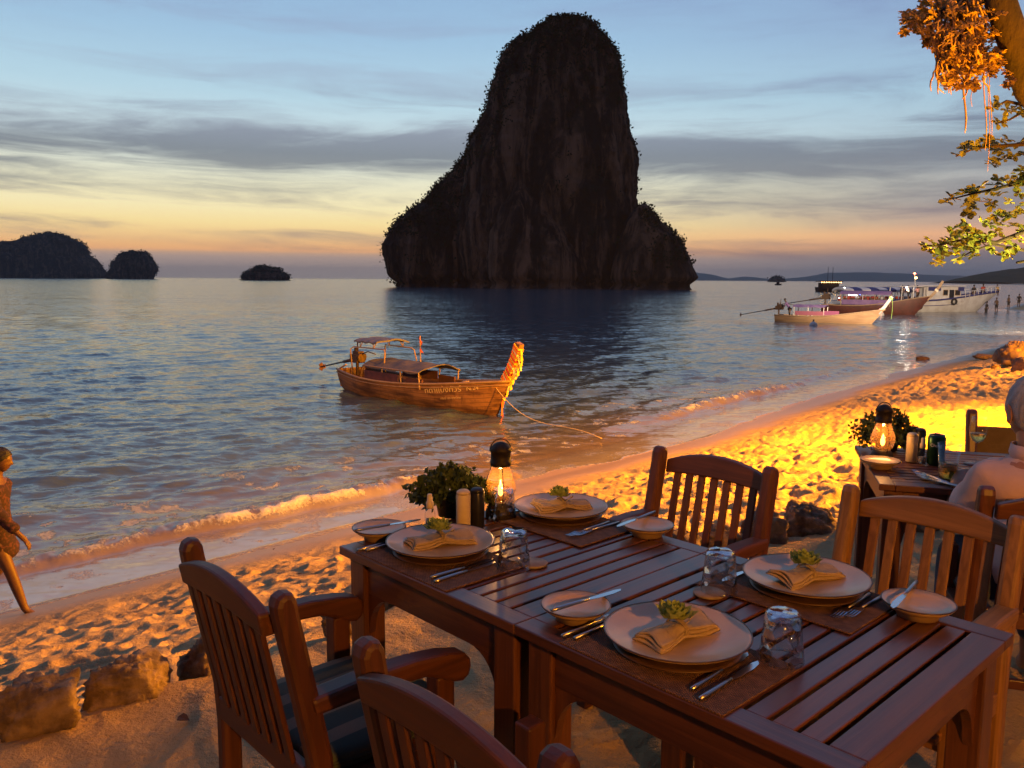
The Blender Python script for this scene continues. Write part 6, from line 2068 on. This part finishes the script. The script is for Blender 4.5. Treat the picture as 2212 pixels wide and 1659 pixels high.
# ================================================================== the leaning tree at the right
m_bark = mat('bark', (.034, .02, .013), (.018, .011, .007), scale=9, rough=.95, bump=1.0, bscale=30, stretch=(1, 1, .4))
m_leaf = mat('almond_leaf', (.085, .095, .012), (.14, .15, .02), scale=14, rough=.55, transl=.2)
m_vine = mat('aerial_root', (.30, .18, .085), (.22, .13, .06), scale=20, rough=.9)
tree = thing('beach_almond_tree', 'leaning tree at the right edge, its leaves lit orange from below', 'tree', (4.35, 4.55, 0))
OFF = Vector(tree.location)
def TL(x, y, d):
    return far(x, y, d) - OFF
trunk = [Vector((0, 0, gz(4.35, 4.55) - .1)), Vector((-.25, .10, .9)), Vector((-.70, .25, 1.8)), TL(2225, 190, 4.9), TL(2190, 90, 4.9), TL(2160, 0, 4.9), TL(2120, -120, 5.0), TL(2050, -260, 5.2)]
MB().tube(trunk, [.18, .15, .12, .085, .08, .078, .07, .05], 14).build('trunk', m_bark, tree, smooth=True)
def zc(X, Y, d):
    return TL(1883 + X * .3637, Y * .3637, d)
def limb(pts, r0, r1):
    n = len(pts)
    return MB().tube(pts, [r0 + (r1 - r0) * i / (n - 1) for i in range(n)], 7).build('branch', m_bark, tree, smooth=True)
limb([TL(2140, -60, 5.0), TL(2100, -20, 5.0), TL(2060, 20, 5.0), TL(2000, 40, 5.05), TL(1960, 45, 5.1)], .05, .012)
limb([TL(2120, -20, 5.0), TL(2090, 60, 4.95), TL(2065, 120, 4.9), TL(2045, 170, 4.9)], .04, .010)
D2, D3, D4 = 6.0, 6.4, 6.9
limb([zc(1250, 520, D2), zc(1000, 600, D2), zc(905, 625, D2), zc(800, 600, D2), zc(720, 640, D2)], .022, .005)
limb([zc(1000, 640, D2), zc(905, 660, D2), zc(820, 710, D2), zc(740, 735, D2)], .014, .004)
limb([zc(1300, 780, D2), zc(1000, 850, D2), zc(860, 860, D2), zc(700, 870, D2), zc(600, 885, D2), zc(500, 930, D2)], .02, .004)
limb([zc(1300, 900, D3), zc(1050, 1000, D3), zc(900, 1080, D3), zc(740, 1120, D3), zc(600, 1150, D3), zc(440, 1190, D3)], .024, .004)
limb([zc(1350, 1200, D4), zc(1050, 1330, D4), zc(900, 1380, D4), zc(740, 1440, D4), zc(560, 1420, D4), zc(430, 1450, D4), zc(330, 1460, D4)], .026, .005)
limb([zc(1250, 1420, D4), zc(950, 1490, D4), zc(850, 1480, D4), zc(720, 1450, D4), zc(600, 1490, D4), zc(510, 1540, D4)], .018, .004)
limb([zc(1100, 1560, D4), zc(950, 1545, D4), zc(860, 1560, D4)], .018, .010)
rl_ = random.Random(9)
def leaf(mb, c_, d, nrm, L):
    d = d.normalized(); s_ = d.cross(nrm)
    s_ = s_.normalized() if s_.length > 1e-3 else d.orthogonal()
    n_ = s_.cross(d)
    w_ = L * .33
    mb.add([c_, c_ + d * L * .45 + s_ * w_ * .8 + n_ * L * .06, c_ + d * L * .78 + s_ * w_ + n_ * L * .02, c_ + d * L - n_ * L * .10, c_ + d * L * .78 - s_ * w_ + n_ * L * .02, c_ + d * L * .45 - s_ * w_ * .8 + n_ * L * .06, c_ + d * L * .6 - n_ * L * .05],
           [(0, 1, 6), (1, 2, 6), (2, 3, 6), (3, 4, 6), (4, 5, 6), (5, 0, 6)], 0)
def rosette(mb, c_, size, n=7):
    up = Vector((rl_.uniform(-.7, .7), rl_.uniform(-1.6, .2), 1)).normalized()
    a = up.orthogonal().normalized(); b = up.cross(a)
    a0 = rl_.uniform(0, 6.28)
    for i in range(n):
        t = a0 + i * 2.4
        e = rl_.uniform(-.35, .55)
        d = (a * math.cos(t) + b * math.sin(t)) + up * e
        leaf(mb, c_, d, up + Vector((rl_.uniform(-.4, .4), rl_.uniform(-.4, .4), 0)), size * rl_.uniform(.65, 1.1))
ro_ = MB()
def ros(lst, d, size, n=7, extra=1):
    for X, Y in lst:
        for _ in range(extra):
            rosette(ro_, zc(X + rl_.uniform(-14, 14), Y + rl_.uniform(-12, 12), d + rl_.uniform(-.12, .12)), size, n)
ros([(720, 640), (760, 615), (860, 560), (880, 545), (810, 640), (830, 660), (740, 730), (785, 715), (870, 680), (900, 670), (930, 590), (960, 700)], D2, .062, 6)
ros([(510, 930), (540, 900), (580, 880), (600, 870), (670, 835), (690, 850), (740, 850), (780, 830), (820, 830), (880, 840), (740, 900), (770, 905), (850, 920), (900, 920), (725, 985), (735, 960), (800, 955), (950, 880), (1000, 860)], D2, .062, 7)
ros([(450, 1190), (480, 1180), (510, 1165), (545, 1150), (580, 1140), (620, 1125), (650, 1110), (600, 1175), (575, 1215), (590, 1240), (580, 1272), (700, 1130), (730, 1100), (750, 1080), (740, 1150), (790, 1090), (820, 1060), (850, 1040), (880, 1020), (900, 1000), (700, 1195), (720, 1215), (810, 1190), (880, 1155), (860, 1090), (900, 1070), (940, 1040), (980, 1000)], D3, .066, 7)
ros([(330, 1455), (350, 1420), (345, 1480), (380, 1550), (395, 1575), (400, 1510), (380, 1500), (430, 1440), (460, 1420), (470, 1380), (500, 1440), (510, 1400), (540, 1360), (530, 1340), (580, 1340), (560, 1400), (570, 1440), (600, 1380), (620, 1400), (640, 1440), (600, 1470), (650, 1400), (550, 1470), (500, 1480)], D4, .068, 8)
ros([(660, 1320), (690, 1330), (720, 1310), (750, 1290), (780, 1280), (800, 1300), (830, 1270), (860, 1250), (890, 1225), (920, 1210), (700, 1400), (720, 1370), (760, 1400), (790, 1430), (770, 1340), (850, 1340), (870, 1420), (890, 1380), (920, 1350), (600, 1515), (520, 1550), (525, 1520), (500, 1500), (410, 1450), (425, 1480), (700, 1465), (735, 1480), (830, 1510), (780, 1525), (850, 1475), (900, 1440), (940, 1420), (960, 1300), (1000, 1240)], D4, .068, 7)
ro_.build('leaves', m_leaf, tree, kind='stuff')
# the hanging crown: dense sprays and looping aerial roots
cr = MB()
zones = [(1949, 25, 1990, 75, 40), (1985, 0, 2060, 70, 90), (2000, 60, 2060, 110, 60), (2030, 90, 2110, 190, 150), (2050, 0, 2130, 110, 130), (2100, 100, 2160, 165, 60), (2120, 20, 2175, 140, 50), (2170, 150, 2185, 190, 8)]
for x0_, y0_, x1_, y1_, n in zones:
    for _ in range(n):
        rosette(cr, TL(rl_.uniform(x0_, x1_), rl_.uniform(y0_, y1_), 5.0 + rl_.gauss(0, .2)), .036, 8)
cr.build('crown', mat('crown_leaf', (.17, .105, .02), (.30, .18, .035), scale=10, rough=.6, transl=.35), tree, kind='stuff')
vi = MB()
for _ in range(80):
    x, y = rl_.uniform(2010, 2120), rl_.uniform(-20, 110)
    d = 4.78 + rl_.uniform(-.06, .1)
    ph = rl_.uniform(0, 6.28); amp = rl_.uniform(5, 18); L = rl_.uniform(40, 110)
    pts_ = [TL(x + amp * math.sin(ph + t * rl_.uniform(3, 4.2)) + 6 * t, y + L * t + 6 * math.sin(5 * t + ph), d + .03 * math.sin(4 * t + ph)) for t in np.linspace(0, 1, 11)]
    vi.tube(pts_, [.005] * 9 + [.004, .002], 5)
vi.build('looping_roots', m_vine, tree, smooth=True)
for (x, y0_, y1_, r_) in ((2084, 175, 288, .006), (2128, 165, 325, .0035), (2140, 150, 300, .0025), (2135, 160, 370, .002), (2200, 120, 200, .003), (2190, 130, 190, .0025), (2100, 180, 230, .002)):
    MB().tube([TL(x + 3 * math.sin(t * 5 + x), y0_ + (y1_ - y0_) * t, 5.0) for t in np.linspace(0, 1, 9)], [r_] * 7 + [r_ * .8, r_ * .4], 5).build('aerial_root', m_vine, tree, smooth=True)
# fallen leaves and twigs on the sand
m_litter = mat('dry_leaf', (.07, .035, .02), (.12, .06, .03), scale=9, rough=.9)
for i, (x, y) in enumerate([(640, 1243), (590, 1190), (410, 1563), (830, 1268), (1720, 1020), (975, 1178)]):
    q = on_ground(x, y, -.6)
    lm = MB()
    leaf(lm, Vector((0, 0, .012)), Vector((1, .2, .15)), Vector((0, .3, 1)), .048)
    o = lm.build('fallen_leaf', m_litter, None)
    so = o.modifiers.new('thick', 'SOLIDIFY'); so.thickness = .002
    place(o, q, i * 1.3)
    tag(o, ['dry brown leaf on the lit sand behind the striped cushion chair', 'small dry leaf on the damp sand above the striped cushion chair', 'dry twiggy leaf on the dark sand at the lower left', 'dry leaf on the sand left of the far table leg', 'dry leaf on the bright sand right of the brown armchair', 'dry leaf at the far corner of the side plate'][i], 'leaf', 'fallen leaves on the sand')
# ================================================================== sea haze
mh = bpy.data.materials.new('sea_haze'); mh.use_nodes = True
mh.node_tree.nodes.clear()
k = NT(mh.node_tree)
pv = k.n('ShaderNodeVolumePrincipled')
pv.inputs['Color'].default_value = (.90, .86, .82, 1)
pv.inputs['Density'].default_value = 0.00008
pv.inputs['Anisotropy'].default_value = 0.0
k.n('ShaderNodeOutputMaterial', {'Volume': pv.outputs[0]})
hz = MB().box((0, 5700, 68), (16000, 12600, 156)).build('haze', mh, None)
tag(hz, kind='stuff')
